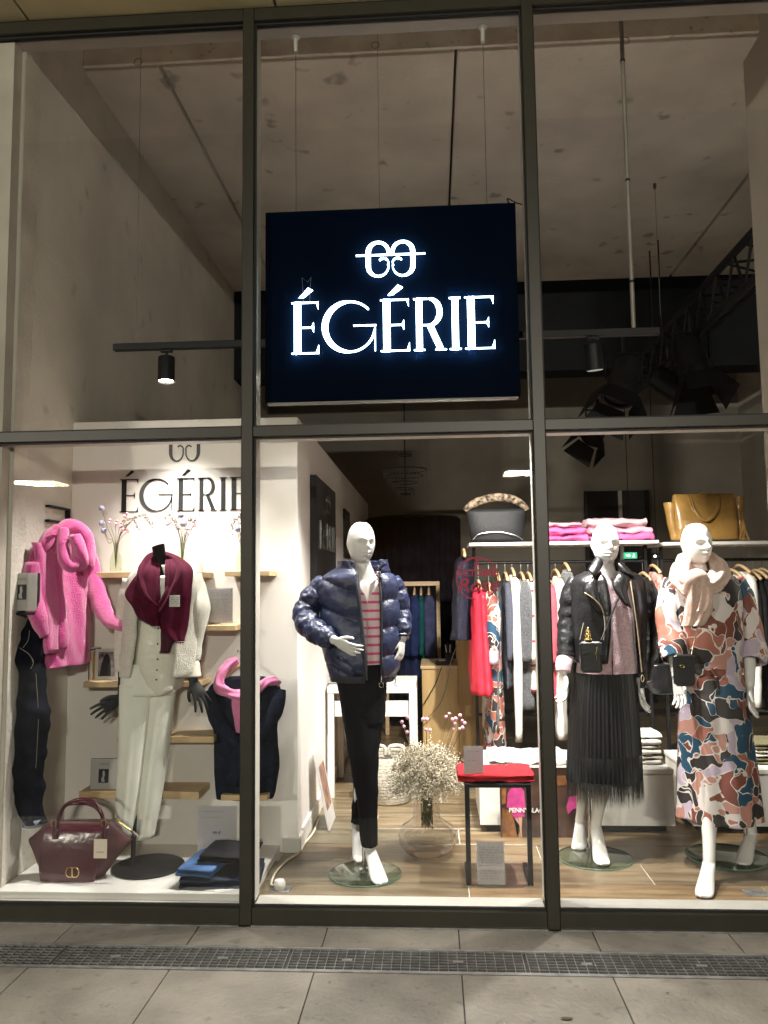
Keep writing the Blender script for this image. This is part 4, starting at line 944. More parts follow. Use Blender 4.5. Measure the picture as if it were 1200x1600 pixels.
def card(name, label, cat, px0, px1, py0, py1, Y, lines, mat=None, lean=.0, group=None, seed=1, text=None, foot_=True, gap=None):
    """upright acrylic holder with a handwritten sheet, at its real size."""
    a = P(px0, py1, Y); b = P(px1, py1, Y); h = P(px0, py0, Y)[2]-a[2]; w_ = b[0]-a[0]; z0 = a[2]
    t = thing(name, label, cat, ((a[0]+b[0])/2, Y, z0), group)
    up = unit((0, lean, 1)); r = Vv(1, 0, 0); o = Vv(a[0], Y, z0); nrm = np.cross(r, up)
    def pl(x0, x1, y0, y1, d0, d1): 
        w = MB(); w.poly([o+r*x0+up*y0+nrm*d0, o+r*x1+up*y0+nrm*d0, o+r*x1+up*y1+nrm*d0, o+r*x0+up*y1+nrm*d0], nrm*(d1-d0)); return w
    pl(0, w_, 0, h, .002, .004).build('acrylic_sheet', mat or m_acr, t)
    pl(.004, w_-.004, .006, h-.004, 0, .0012).build('paper_sheet', m_card, t)
    if foot_: w = MB(); w.box(a[0], b[0], Y-.004, Y+.045, z0-.0005, z0+.0025); w.build('stand_foot', m_acr, t)
    w = MB(); rng = random.Random(seed); scribble(w, o+r*.012+up*(h-.025)+nrm*.005, r, up, w_-.024, lines, rng, gap=gap or max(.010, (h-.05)/max(1, lines)))
    if text: 
        for (s_, fx, fy, sz) in text: text_mesh(w, s_, o+r*w_*fx+up*h*fy+nrm*.0055, r, up, sz, .0006)
    w.build('handwriting', m_ink, t); return t
card('price_card', 'handwritten list in clear holder on the shelf beside the white cardigan', 'card', 324, 364, 919, 974, .60, 11, seed=3)
card('price_card', 'clear acrylic sign reading 99 euro behind the folded jeans', 'sign', 308, 370, 1259, 1338, .46, 2, seed=4, text=[('99 €', .5, .44, .022)], gap=.03)
def bookd(name, label, px0, px1, py0, py1, Y, title, lean=.06, th_=.022, photo=True, w3=None):
    a = P(px0, py1, Y); b = P(px1, py1, Y); h = P(px0, py0, Y)[2]-a[2]; w_ = b[0]-a[0]; z0 = a[2]
    t = thing(name, label, 'book', ((a[0]+b[0])/2, Y, z0)); up = unit((0, lean, 1)); r = Vv(1, 0, 0); o = Vv(a[0], Y, z0); nrm = np.cross(r, up)
    def pl(x0, x1, y0, y1, d0, d1):
        w = MB(); w.poly([o+r*x0+up*y0+nrm*d0, o+r*x1+up*y0+nrm*d0, o+r*x1+up*y1+nrm*d0, o+r*x0+up*y1+nrm*d0], nrm*(d1-d0)); return w
    pl(0, w_, 0, h, -th_+.002, 0).build('book_block', m_blk if photo is True else m_card, t); pl(.002, w_, 0.001, h, .0004, .0025).build('cover', m_card, t)
    if photo is True:
        pl(w_*.30, w_*.66, h*.30, h*.70, .003, .0036).build('cover_photo', M('dark_print', (.03, .03, .035), .4, var=.6, vs=40), t)
        w = MB(); c = o+r*w_*.48+up*h*.33+nrm*.0040; w.poly([c+r*x*w_+up*y*h for x, y in ((-.06, 0), (.05, 0), (.02, .12), (.05, .2), (.03, .3), (.0, .34), (-.04, .28), (-.03, .16), (-.08, .08))], nrm*.0004)
        w.build('pale_figure_print', M('pale_print', (.5, .5, .5), .5), t)
        w = MB(); text_mesh(w, title, o+r*w_*.5+up*h*.82+nrm*.0035, r, up, h*.09, .0005); w.build('title', M('grey_ink', (.35, .33, .3), .7), t)
    else:
        pl(w_*.16, w_*.88, h*.12, h*.90, .003, .0036).build('cover_photo', M('grey_fashion_print', (.10, .09, .09), .4, var=.9, vs=22, col2=(.42, .36, .36)), t)
        w = MB(); c = o+r*w_*.5+up*h*.14+nrm*.0040; w.poly([c+r*x*w_+up*y*h for x, y in ((-.26, 0), (.22, 0), (.20, .3), (.14, .55), (.08, .68), (-.02, .72), (-.10, .62), (-.2, .4))], nrm*.0004); w.build('coat_print', M('black_print', (.012, .012, .013), .4), t)
    return t
bookd('photo_book', 'white fashion book with a dark coat photo on the shelf below the pink sweater', 147, 184, 1014, 1063, .62, '', photo='b')
w = MB(); a = P(141, 1063, .64)
for k in range(4): 
    x = a[0]+.006*k; tag(MB().box(x, x+.0052, .60, .745, S['s5'][0]+.0005, S['s5'][0]+.165-.006*k, .0008).build('magazine', [m_card, m_blk, m_card, m_oak][k], None, (x, .66, S['s5'][0])), ['thin white magazine at the left end of the shelf row', 'thin black magazine second from the left on the shelf', 'thin white magazine third from the left on the shelf', 'thin tan magazine nearest the fashion book on the shelf'][k], 'magazine', 'magazines upright on the shelf')
bookd('photo_book', 'white book with small dark photo on the lowest shelf behind the trousers', 140, 184, 1186, 1239, .60, 'ANGEL')
bookd('photo_book', 'white book with small dark photo in front of the pink sweater', 10, 57, 896, 955, .20, 'ANGEL', lean=.0, th_=.03)
a = P(4, 957, .215); b = P(57, 957, .215)
tag(MB().box(a[0], b[0], .19, .30, a[2]-.012, a[2]+.001, .002).box(a[0]-.004, a[0]+.006, .19, .30, a[2], P(4, 893, .215)[2]).build('book_ledge', m_blk, None, (a[0], .25, a[2])), 'black metal ledge holding the book at the far left', 'ledge')
# --- wall bracket and pink sweater
q = [PX(70, 791, -1.79), PX(101, 791, -1.79), PX(101, 817, -1.79), PX(70, 817, -1.79)]
br = MB(); ybk, yfr = .685, .45; z1, z0 = 1.865, 1.79
br.box(-1.799, -1.772, yfr, ybk, z1-.012, z1, .002); br.box(-1.799, -1.772, yfr, ybk, z0-.012, z0, .002); br.box(-1.799, -1.772, ybk-.014, ybk-.001, z0, z1-.012, .002)
tag(br.build('wall_bracket', m_blk, None, (-1.79, .56, 1.8)), 'black metal clothes bracket on the left wall above the pink sweater', 'bracket')
m_pink = fabric('bright_pink_mohair', (.68, .10, .32), .13, 85, rough=.95, bump=.75, bs=190, sheen=.8)
ps = thing('pink_sweater', 'bright pink mohair sweater with cowl hanging on the left wall', 'sweater', (-1.72, .45, 1.0))
rows = [(838, 78, 128), (850, 58, 138), (870, 46, 142), (905, 42, 142), (950, 48, 141), (1000, 58, 139), (1034, 67, 136), (1040, 68, 135)]
MB().add(*loft(rowpx2(.30, .58, .048, rows), 90, 8, disp=folds(.009, 6, 2, .009, 12, False))).build('knit_body', m_pink, ps, smooth=True)
def fl_(u, t, p): return .006*fbm(p, 12, 2)
def strip(name, rows, yl, yr, dep, mat, parent, amp=.006, k=3, seed=0, n=36, power=2.0):
    o = MB().add(*loft(rowpx2(yl, yr, dep, rows), n, 6, disp=folds(amp, k, seed, .006, 10, False), power=power)).build(name, mat, parent, smooth=True); return o
strip('draped_scarf_end', [(848, 50, 80), (870, 55, 84), (920, 60, 88), (970, 67, 92), (1020, 70, 92)], .26, .37, .022, m_pink, ps, .006, 3, 1)
strip('draped_scarf_end', [(862, 82, 97), (900, 86, 98), (960, 90, 105), (1000, 92, 108), (1012, 95, 102)], .35, .41, .018, m_pink, ps, .005, 2, 4)
MB().add(*tubed([P(141, 868, .58), P(147, 905, .57), P(156, 940, .53), P(170, 966, .48), P(197, 980, .43)], [.036, .044, .046, .040, .026], 28, 8, fl_, flat=.7)).build('sleeve', m_pink, ps, smooth=True)
MB().add(*tubed([P(52, 880, .28), P(50, 930, .26), P(60, 965, .24), P(70, 995, .24)], [.045, .05, .04, .022], 24, 8, fl_)).build('sleeve', m_pink, ps, smooth=True)
for pts, r, nm in (([P(84, 846, .38), P(96, 828, .40), P(112, 822, .44), P(128, 832, .48), P(136, 852, .50), P(137, 880, .50), P(134, 900, .50)], [.024, .032, .038, .040, .038, .034, .016], 'cowl_fold'),
               ([P(99, 826, .36), P(98, 850, .34), P(101, 874, .33), P(112, 885, .34), P(122, 876, .36), P(120, 855, .38), P(112, 838, .40)], [.02, .028, .03, .029, .027, .024, .016], 'cowl_fold'),
               ([P(93, 826, .38), P(80, 840, .35), P(70, 852, .32), P(62, 866, .30)], [.034, .038, .036, .02], 'cowl_fold'),
               ([P(116, 838, .36), P(124, 858, .36), P(130, 880, .38), P(124, 892, .38)], [.03, .034, .03, .015], 'cowl_fold')):
    MB().add(*tubed(pts, r, 24, 8, fl_)).build(nm, m_pink, ps, smooth=True)
# --- dark jeans hung by a ribbon
m_den = fabric('dark_indigo_denim', (.009, .010, .017), .3, 12, bump=.3, bs=260)
jn = thing('dark_jeans', 'dark indigo jeans hanging folded by a red ribbon at far left', 'jeans', (-1.75, .27, .4))
rows = [(964, 48, 54, None, .012), (985, 42, 57, None, .03), (1008, 29, 62, None, .05), (1030, 12, 66, None, .055), (1050, 19, 68, None, .045), (1080, 27, 70, None, .045), (1112, 22, 78, None, .055), (1160, 12, 74, None, .055), (1210, 19, 66, None, .05), (1258, 31, 65, None, .042), (1286, 38, 66, None, .042)]
def jd(u, t, p): return .012*abs(math.sin(t*1.5+.4))*0+.007*math.sin(t*3+u*9)+.014*noise.noise(Vector((p[0]*7, p[1]*7, p[2]*20)))+.012*abs(math.sin(p[2]*19+p[0]*16))**4
MB().add(*loft(rowpx(.26, .05, rows), 48, 7, disp=jd)).build('denim_legs', m_den, jn, smooth=True)
w = MB(); 
for px, py in ((20, 1019), (21, 1019.2)): ball(w, P(px, py, .205), .007, 10)
w.build('waist_button', M('silver_button', (.6, .6, .58), .3, metal=.8), jn, smooth=True)
m_thr = M('pale_stitching', (.45, .40, .32), .8); w = MB()
w.tube([P(30, 1012, .205), P(45, 1022, .20), P(52, 1035, .20), P(48, 1045, .203)], .0012, 4, res=5); w.tube([P(46, 985, .222), P(44, 1000, .21), P(36, 1012, .205)], .0012, 4, res=4); w.tube([P(56, 1052, .212), P(60, 1115, .205), P(58, 1165, .208), P(56, 1200, .216)], .0007, 4, res=4); w.build('stitching', m_thr, jn)
MB().add(*loft(rowpx(.26, .048, [(1279, 36, 67), (1290, 37, 66)]), 32, 3)).build('turn_up', M('denim_reverse', (.2, .24, .3), .9), jn, smooth=True)
w = MB(); c = P(52, 954, .25)
for s_ in (-1, 1): w.tube([c, c+Vv(.02*s_, -.01, .014), c+Vv(.03*s_, -.01, .0), c+Vv(.012*s_, 0, -.004), c], .003, 6, res=4, flat=.5)
w.tube([c, P(50, 966, .25)], .002, 6); w.build('red_ribbon', M('red_ribbon', (.55, .03, .05), .5), jn)

# --- headless bust with cardigan, shirt, trousers and scarf
bz = .099; bx = PZ(207, 1357, bz)
bt = thing('headless_mannequin', 'headless dark mannequin on a pole dressed in white behind the handbag', 'mannequin', (bx[0], bx[1], bz))
m_dark = M('charcoal_mannequin', (.009, .009, .010), .55, spec=.3, var=.1, vs=6)
w = MB(); w.lathe([(.165, 0), (.17, .003), (.17, .007), (.16, .012), (.02, .014)], (bx[0]+.07, bx[1]+.02, bz), 40); w.build('base_plate', m_dark, bt, smooth=True, auto=40)  # base plate; part of its dark ellipse is shadow put into the disc
w = MB(); w.tube([(bx[0], bx[1], bz+.01), P(212, 1250, .42)], .011, 12); w.build('pole', m_dark, bt, smooth=True, auto=40)
mb = MB(); n0 = P(247, 852, .40); n1 = P(254, 900, .46)
mb.add(*loft([(n0, Vv(.031, 0, .010), Vv(0, -.031, 0)), (n0+(n1-n0)*.5, Vv(.032, 0, .01), Vv(0, -.032, 0)), (n1, Vv(.05, 0, 0), Vv(0, -.045, 0)), (P(254, 920, .48), Vv(.14, 0, 0), Vv(0, -.07, 0)), (P(250, 980, .48), Vv(.12, 0, 0), Vv(0, -.085, 0)), (P(240, 1060, .48), Vv(.11, 0, 0), Vv(0, -.08, 0)), (P(235, 1100, .48), Vv(.10, 0, 0), Vv(0, -.07, 0))], 24, 5))
wl = P(190, 1090, .42); wr = P(302, 1064, .45)
mb.tube([P(205, 905, .50), P(196, 990, .52), wl], [.035, .03, .02], 14, res=5); mb.tube([P(303, 905, .50), P(312, 985, .50), wr], [.035, .03, .018], 14, res=5)
hand(mb, wl, (-.75, -.12, -.45), (-.5, -.4, .75), .25, .14, .92, -1); hand(mb, wr, (.42, -.12, -.80), (-.75, -.5, -.1), .25, .2, .92, 1)
remeshed(mb, 'torso', m_dark, bt, vox=.0035, smooth=1)
m_wool = fabric('cream_mohair', (.70, .67, .58), .07, 80, rough=.95, bump=.7, bs=200, sheen=.5)
m_shirt = M('white_satin', (.66, .63, .54), .35, var=.06, vs=8, bump=.15, bs=40)
m_wpant = fabric('white_trouser_cloth', (.70, .70, .62), .05, 8, bump=.12, bs=120)
mb = MB()
mb.add(*loft(rowpx(.45, .09, [(1036, 191, 281), (1060, 189, 278), (1085, 188, 274)]), 36, 4, disp=folds(.004, 5, 2)))
mb.add(*loft(rowpx(.42, .05, [(1070, 188, 238), (1117, 187, 236), (1200, 185, 226), (1270, 182, 217), (1303, 180, 211)]), 60, 6, disp=lambda u, t, p: .008*math.exp(-((t-1.57)/.12)**2)+.007*noise.noise(Vector((p[0]*9, p[1]*9, p[2]*5))), power=2.4))
mb.add(*loft(rowpx(.45, .05, [(1070, 226, 277), (1117, 225, 270), (1200, 215, 258), (1270, 210, 247), (1308, 206, 240)]), 60, 6, disp=lambda u, t, p: .008*math.exp(-((t-1.57)/.12)**2)+.007*noise.noise(Vector((p[0]*9, p[1]*9, p[2]*5))), power=2.4))
mb.build('white_trousers', m_wpant, bt, smooth=True)
rows = [(900, 226, 286, None, .09), (930, 215, 296, None, .105), (985, 212, 296, None, .11), (1035, 210, 290, None, .11), (1062, 222, 284, None, .108), (1074, 236, 280, None, .105), (1082, 250, 268, None, .10)]
sh_ = MB().add(*loft(rowpx(.46, .1, rows), 44, 6, disp=folds(.006, 5, 4, .006, 10), cap=False)); sh_ = cloth(sh_.build('white_shirt', m_shirt, bt, smooth=True), .002)
w = MB()
for px, py in ((247, 982), (246, 1006), (246, 1030), (245, 1047), (244, 1062)): ball(w, P(px, py, .347), .0042, 8)
w.build('shirt_buttons', m_blk, sh_, smooth=True)
w = MB(); w.add(*tubed([P(303, 1030, .46), P(303, 1046, .45), P(303, 1058, .445)], [.026, .032, .036], 18, 5, lambda u, t, p: .002*math.sin(t*7))); w.build('shirt_cuff', m_shirt, bt, smooth=True)
rows = [(884, 218, 290, None, .09), (905, 202, 306, None, .11), (950, 198, 308, None, .125), (1000, 194, 308, None, .125), (1040, 191, 305, None, .125), (1056, 192, 300, None, .12)]
cg = MB().add(*loft(rowpx(.46, .12, rows), 60, 6, open_th(rows, [(238, 262), (234, 270), (229, 282), (224, 284), (218, 280), (214, 278)]), folds(.006, 5, 3, .008, 16, False))); cg = cloth(cg.build('cream_cardigan', m_wool, bt, smooth=True), .012)
for pts, r in (([P(206, 905, .49), P(198, 950, .49), P(194, 1000, .48), P(191, 1050, .46)], [.045, .05, .048, .035]), ([P(301, 900, .49), P(310, 935, .48), P(311, 962, .46), P(306, 1000, .47), P(303, 1032, .46)], [.045, .052, .05, .038, .03])):
    MB().add(*tubed(pts, r, 24, 8, fl_)).build('cardigan_sleeve', m_wool, cg, smooth=True)
# burgundy scarf: its own thing, draped round the neck
m_burg = fabric('burgundy_wool', (.070, .0075, .022), .15, 20, rough=.8, bump=.25, bs=200, sheen=.06)
sc_ = thing('burgundy_scarf', 'burgundy wool scarf with white label draped over the headless mannequin', 'scarf', P(252, 930, .36))
pts = [P(245, 950, .32), P(228, 930, .31), P(224, 900, .35), P(236, 878, .42), P(256, 873, .47), P(274, 880, .44), P(280, 900, .36), P(268, 930, .31), P(250, 955, .31)]
MB().add(*tubed(pts, [.03, .04, .042, .036, .034, .036, .042, .038, .025], 28, 9, lambda u, t, p: .008*math.sin(t*4+u*9)+.005*fbm(p, 14, 2), flat=.8)).build('neck_loop', m_burg, sc_, smooth=True)
o = strip('left_drape', [(876, 232, 246, .42, .42), (895, 216, 246, .36, .34), (925, 198, 247, .34, .30), (945, 206, 248, .32, .295), (965, 218, 248, .31, .295), (978, 240, 249, .30, .295)], .34, .32, .03, m_burg, sc_, .009, 4, 2, 44)
o = strip('right_drape', [(874, 262, 286, .42, .44), (890, 258, 300, .34, .38), (920, 256, 300, .31, .35), (950, 253, 297, .30, .34), (982, 250, 293, .30, .34), (1002, 268, 287, .30, .33)], .31, .34, .026, m_burg, sc_, .010, 4, 6, 44)
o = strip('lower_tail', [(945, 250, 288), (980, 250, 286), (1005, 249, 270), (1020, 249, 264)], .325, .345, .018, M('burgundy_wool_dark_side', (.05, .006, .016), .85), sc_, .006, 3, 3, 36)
random.seed(2); w = MB()
for (l, r_, py, Yv) in ((250, 274, 979, .285), (249, 264, 1018, .32), (276, 287, 1003, .30), (199, 208, 931, .325)):
    for k in range(26):
        e = P(l+(r_-l)*k/25, py, Yv); w.add([e+Vv(-.0012, 0, 0), e+Vv(.0012, 0, 0), e+Vv(random.uniform(-.003, .003), 0, -random.uniform(.008, .016))], [(0, 1, 2)])
tag(w.build('scarf_fringe', m_burg, sc_), kind='stuff')
a = P(265, 930, .268); b = P(281, 948, .268); w = MB(); w.box(a[0], b[0], .266, .268, b[2], a[2]); w.build('woven_label', m_card, sc_)
w = MB(); rng = random.Random(3); scribble(w, Vv(a[0]+.004, .2655, a[2]-.012), Vv(1, 0, 0), Vv(0, 0, 1), b[0]-a[0]-.008, 4, rng, .004, .009); w.build('label_print', m_ink, sc_)

# --- burgundy handbag
m_hb = M('burgundy_leather', (.060, .006, .015), .24, var=.25, vs=6, bump=.10, bs=40, coat=.12)
m_hbs = M('burgundy_suede', (.060, .013, .016), .7, var=.2, vs=30, bump=.2, bs=200)
hb = thing('burgundy_handbag', 'burgundy leather winged handbag with gold emblem on the white platform', 'handbag', PZ(115, 1378, .099))
Yh = .22
rows = [(1380, 79, 153, None, .055), (1372, 74, 159, None, .062), (1350, 63, 174, None, .07), (1325, 51, 196, None, .06), (1312, 46, 206, None, .042), (1305, 53, 199, None, .035), (1294, 66, 186, None, .03), (1284, 78, 174, None, .02)]
MB().add(*loft(rowpx(Yh+.06, .07, rows), 56, 6, disp=lambda u, t, p: .004*fbm(p, 8, 2), power=2.7)).build('bag_body', m_hbs, hb, smooth=True)
rows = [(1380, 77, 154, None, .01), (1350, 72, 162, None, .01), (1320, 72, 172, None, .01), (1295, 75, 174, None, .01), (1286, 77, 173, None, .008)]
MB().add(*loft([(c+Vv(0, -.068+.045*max(0, i-1.5)/2.5, 0), a_, b_) for i, (c, a_, b_) in enumerate(rowpx(Yh+.06, .01, rows))], 40, 6, disp=lambda u, t, p: .003*fbm(p, 9, 2), power=4)).build('front_panel', m_hb, hb, smooth=True)
for dy, dz, nm in ((-.055, 0, 'handle'), (.02, 6, 'handle')):
    pts = [P(88, 1300+dz, Yh+.06+dy), P(92, 1278+dz*.3, Yh+.06+dy), P(102, 1259-dz*.0, Yh+.065+dy), P(124, 1249+dz, Yh+.065+dy), P(146, 1253+dz, Yh+.065+dy), P(159, 1272+dz*.3, Yh+.06+dy), P(163, 1300+dz, Yh+.06+dy)]
    MB().tube(pts, .0085, 10, res=6).build(nm, m_hb, hb, smooth=True)
for px in (84, 162):
    c = P(px, 1286, Yh-.018); w = MB(); w.tube([c+Vv(x, 0, z) for x, z in ((-.011, -.013), (.011, -.013), (.011, .013), (-.011, .013))], .0024, 6, closed=True); w.build('buckle', m_gold, hb)
    w = MB(); w.box(c[0]-.0085, c[0]+.0085, c[1]+.003, c[1]+.006, c[2]-.075, c[2]+.01, .001); w.build('strap_tab', m_hb, hb)
c = P(113, 1363, Yh-.030); w = MB()
w.tube([c+Vv(-.014-.016*math.cos(a), 0, .021*math.sin(a)) for a in np.linspace(-1.35, 1.35, 12)], .0026, 6); w.tube([c+Vv(.014+.016*math.cos(a), 0, .021*math.sin(a)) for a in np.linspace(-1.35, 1.35, 12)], .0026, 6)
w.tube([c+Vv(-.014, 0, .021), c+Vv(.014, 0, .021)], .0026, 6); w.tube([c+Vv(0, 0, .021), c+Vv(0, 0, -.021)], .003, 6); w.tube([c+Vv(-.018, 0, -.021), c+Vv(-.004, 0, -.021)], .0022, 6); w.tube([c+Vv(.004, 0, -.021), c+Vv(.018, 0, -.021)], .0022, 6)
w.build('gold_emblem', m_gold, hb)
a = P(147, 1311, Yh-.034); b = P(167, 1341, Yh-.034); w = MB(); w.box(a[0], b[0], Yh-.0355, Yh-.0345, b[2], a[2]); tg_ = w.build('price_tag', M('cream_card', (.72, .62, .50), .7), hb)
w = MB(); w.tube([P(157, 1311, Yh-.034), P(158, 1296, Yh-.02)], .001, 4); w.build('tag_string', m_ink, tg_)
w = MB(); text_mesh(w, 'TWINSET', Vv((a[0]+b[0])/2, Yh-.0362, a[2]*.28+b[2]*.72), Vv(1, 0, 0), Vv(0, 0, 1), .009, .0005); w.build('tag_print', m_ink, tg_)
w = MB(); w.tube([P(178, 1276, Yh+.02), P(190, 1287, Yh+.0), P(206, 1299, Yh), P(215, 1306, Yh)], .004, 8, res=4); w.build('zip_edge', m_gold, hb)
w = MB(); w.tube([P(205, 1298, Yh-.005), P(214, 1306, Yh-.006)], .0065, 8); w.build('zip_end', m_hb, hb)

# --- folded jeans
def folded(name, label, cat, mat, x0, x1, y0, y1, z0, z1, group=None, layers=2, seed=0, parent=None, rz=0., sag=.006):
    """garment folded flat: rounded layers with a soft front fold."""
    cx, cy = (x0+x1)/2, (y0+y1)/2; t = thing(name, label, cat, (cx, cy, z0), group); h = (z1-z0)/layers; ca, sa = math.cos(rz), math.sin(rz)
    for i in range(layers):
        rr_ = random.Random(seed*7+i); dx = rr_.uniform(-.006, .006); zz = z0+h*(i+.5)
        rows = []
        for s_, k in ((-1, .75), (-.94, 1), (-.4, 1.02), (.2, .98), (.9, 1), (1, .7)):
            rows.append(((cx+dx+s_*(x1-x0)/2*ca, cy+s_*(x1-x0)/2*sa, zz), (-(y1-y0)/2*sa*(1 if abs(s_) < .99 else .97), (y1-y0)/2*ca*(1 if abs(s_) < .99 else .97), 0), (0, 0, h*.5*k)))
        MB().add(*loft(rows, 28, 5, disp=lambda u, t_, p: sag*fbm((p[0]+seed, p[1], p[2]*2+i), 11, 2), power=2.7)).build('folded_layer', mat, t, smooth=True)
    return t
zp = .0985
m_j1 = fabric('navy_denim', (.022, .028, .05), .25, 14, bump=.3, bs=260); m_j2 = fabric('mid_blue_denim', (.06, .12, .26), .25, 14, bump=.3, bs=260); m_j3 = fabric('black_denim', (.012, .012, .014), .25, 14, bump=.3, bs=260)
c0 = PZ(287, 1395, zp)
def jx(px, py): return PZ(px, py, zp)
folded('folded_jeans', 'dark navy jeans folded at the bottom of the pile on the platform', 'jeans', m_j1, jx(285, 1390)[0]-.03, jx(400, 1388)[0], .14, .42, zp, zp+.045, 'folded jeans on the platform', 2, 1, rz=.12)
folded('folded_jeans', 'mid blue jeans folded across the pile beside the acrylic sign', 'jeans', m_j2, P(297, 1360, .28)[0], P(352, 1360, .28)[0], .13, .43, zp+.047, zp+.090, 'folded jeans on the platform', 2, 2, rz=-.15)
folded('folded_jeans', 'black jeans folded on top of the pile next to the mullion', 'jeans', m_j3, P(322, 1350, .28)[0], P(398, 1350, .28)[0], .17, .40, zp+.092, zp+.135, 'folded jeans on the platform', 2, 3, rz=-.10)

# --- navy sweater with pink scarf on a hanger
m_navy = fabric('navy_knit', (.014, .017, .030), .3, 26, bump=.5, bs=160)
m_pk2 = fabric('pink_cashmere', (.62, .20, .36), .1, 24, bump=.3, bs=160, sheen=.3)
ns = thing('navy_sweater', 'dark navy sweater with crossed sleeves hanging on the partition by the mullion', 'sweater', P(382, 1150, .6))
rows = [(1058, 352, 414), (1066, 334, 430), (1078, 324, 438), (1105, 328, 437), (1140, 333, 433), (1190, 334, 436), (1232, 337, 431), (1246, 339, 427)]
MB().add(*loft(rowpx(.64, .07, rows), 56, 6, disp=folds(.007, 5, 2, .007, 10))).build('knit_body', m_navy, ns, smooth=True)
for pts in ([P(328, 1080, .60), P(334, 1110, .57), P(350, 1142, .55), P(374, 1166, .55), P(396, 1180, .56)], [P(436, 1078, .60), P(432, 1105, .57), P(418, 1130, .56), P(398, 1152, .55), P(376, 1168, .535)], [P(378, 1160, .55), P(370, 1190, .55), P(364, 1225, .56)]):
    MB().add(*tubed(pts, [.036, .04, .04, .036, .03][:len(pts)], 20, 8, fl_, flat=.75)).build('sleeve', m_navy, ns, smooth=True)
hg = thing('clothes_hanger', 'pale wooden hanger holding the navy sweater and pink scarf', 'hanger', P(376, 1045, .62))
MB().tube([P(346, 1068, .62), P(362, 1050, .615), P(378, 1040, .61), P(394, 1050, .615), P(410, 1066, .62)], .010, 8, res=5).tube([P(346, 1068, .62), P(410, 1066, .62)], .006, 8).build('hanger_arms', m_oak, hg, smooth=True)
w = MB(); w.tube([P(378, 1040, .61), P(376, 1022, .61), P(372, 1016, .63), P(371, 1019, .66), P(371, 1019, .748)], .0022, 6, res=4); w.build('hanger_hook', m_wire, hg)
sf_ = thing('pink_scarf', 'pink knitted scarf tied over the hanging navy sweater', 'scarf', P(375, 1090, .55))
MB().add(*tubed([P(372, 1030, .60), P(356, 1040, .585), P(344, 1058, .575), P(343, 1074, .56), P(356, 1082, .54), P(372, 1088, .53), P(384, 1092, .53)], [.018, .028, .032, .032, .028, .028, .03], 24, 8, lambda u, t, p: .005*math.sin(t*4+u*12), flat=.8)).build('scarf_loop', m_pk2, sf_, smooth=True)
MB().add(*tubed([P(386, 1092, .54), P(400, 1078, .56), P(415, 1066, .585), P(430, 1064, .60), P(433, 1070, .63)], [.03, .03, .03, .026, .015], 24, 8, lambda u, t, p: .005*math.sin(t*4+u*12), flat=.7)).build('scarf_loop', m_pk2, sf_, smooth=True)
MB().add(*loft(rowpx(.545, .025, [(1078, 364, 386), (1100, 362, 388), (1125, 366, 390), (1144, 370, 386)]), 28, 6, disp=folds(.005, 4, 2))).build('scarf_tail', m_pk2, sf_, smooth=True)
# ================================================================== middle window foreground
# big vase and dried flowers
vx, vy = P(668, 1330, .74)[0], .74
vs_ = thing('glass_vase', 'large clear bulbous glass vase on the wooden floor', 'vase', (vx, vy, FZ))
k_ = .93
prof = [(.075, .002), (.12, .015), (.155, .06), (.16, .10), (.14, .15), (.095, .178), (.078, .20), (.074, .26), (.080, .34), (.088, .375)]
inn = [(r-.004, h) for r, h in prof[::-1]]; inn[-1] = (.07, .008)
MB().lathe([(r*k_, h*k_) for r, h in prof+inn]+[(.0005, .008)], (vx, vy, FZ+.001), 40, cap=False).build('glass_body', glassmat('vase_glass', (.94, .93, .92), 1.5), vs_, smooth=True)
fb = thing('dried_flower_bunch', 'big bunch of dried white flowers in the large glass vase', 'flowers', (vx, vy, FZ+.05))
random.seed(21); st = MB(); bits = MB(); zt = FZ+.36
m_dry = M('dried_white_flower', (.56, .50, .39), .85, var=.3, vs=50, obj_var=0)
for k in range(400):
    a = random.uniform(0, 2*math.pi); el = random.uniform(-.35, 1.35); R_ = random.uniform(.13, .225)*(1 if el > .2 else .95)
    d = Vv(math.cos(a)*math.cos(el)*1.02, math.sin(a)*math.cos(el)*.9, math.sin(el)*.85); c0 = Vv(vx, vy, zt+.02); e = c0+d*R_+Vv(0, 0, -.02*math.cos(el))
    m_ = c0+d*R_*.45+Vv(0, 0, .03)
    if k % 3 == 0: st.tube([(vx+random.uniform(-.03, .03), vy+random.uniform(-.03, .03), FZ+random.uniform(.12, .2)), (vx+.04*d[0], vy+.04*d[1], zt), m_, e], .0011, 4, res=3)
    else: st.tube([m_, e], .0009, 4)
    for j in range(38):
        q = m_+(e-m_)*random.uniform(.2, 1.08)+Vv(*[random.gauss(0, .012) for _ in range(3)]); v = unit([random.gauss(0, 1) for _ in range(3)])*random.uniform(.008, .015); w_ = unit(np.cross(v, [random.gauss(0, 1) for _ in range(3)]))*.0030; h_ = unit(np.cross(v, w_))*.0030
        bits.add([q+w_, q-w_*.5+h_*.87, q-w_*.5-h_*.87, q+v], [(0, 1, 2), (0, 1, 3), (1, 2, 3), (2, 0, 3)])
tag(st.build('stems', M('dry_stem', (.16, .15, .07), .8), fb), kind='stuff'); tag(bits.build('tiny_flower_heads', m_dry, fb), kind='stuff')
w = MB(); s2 = MB()
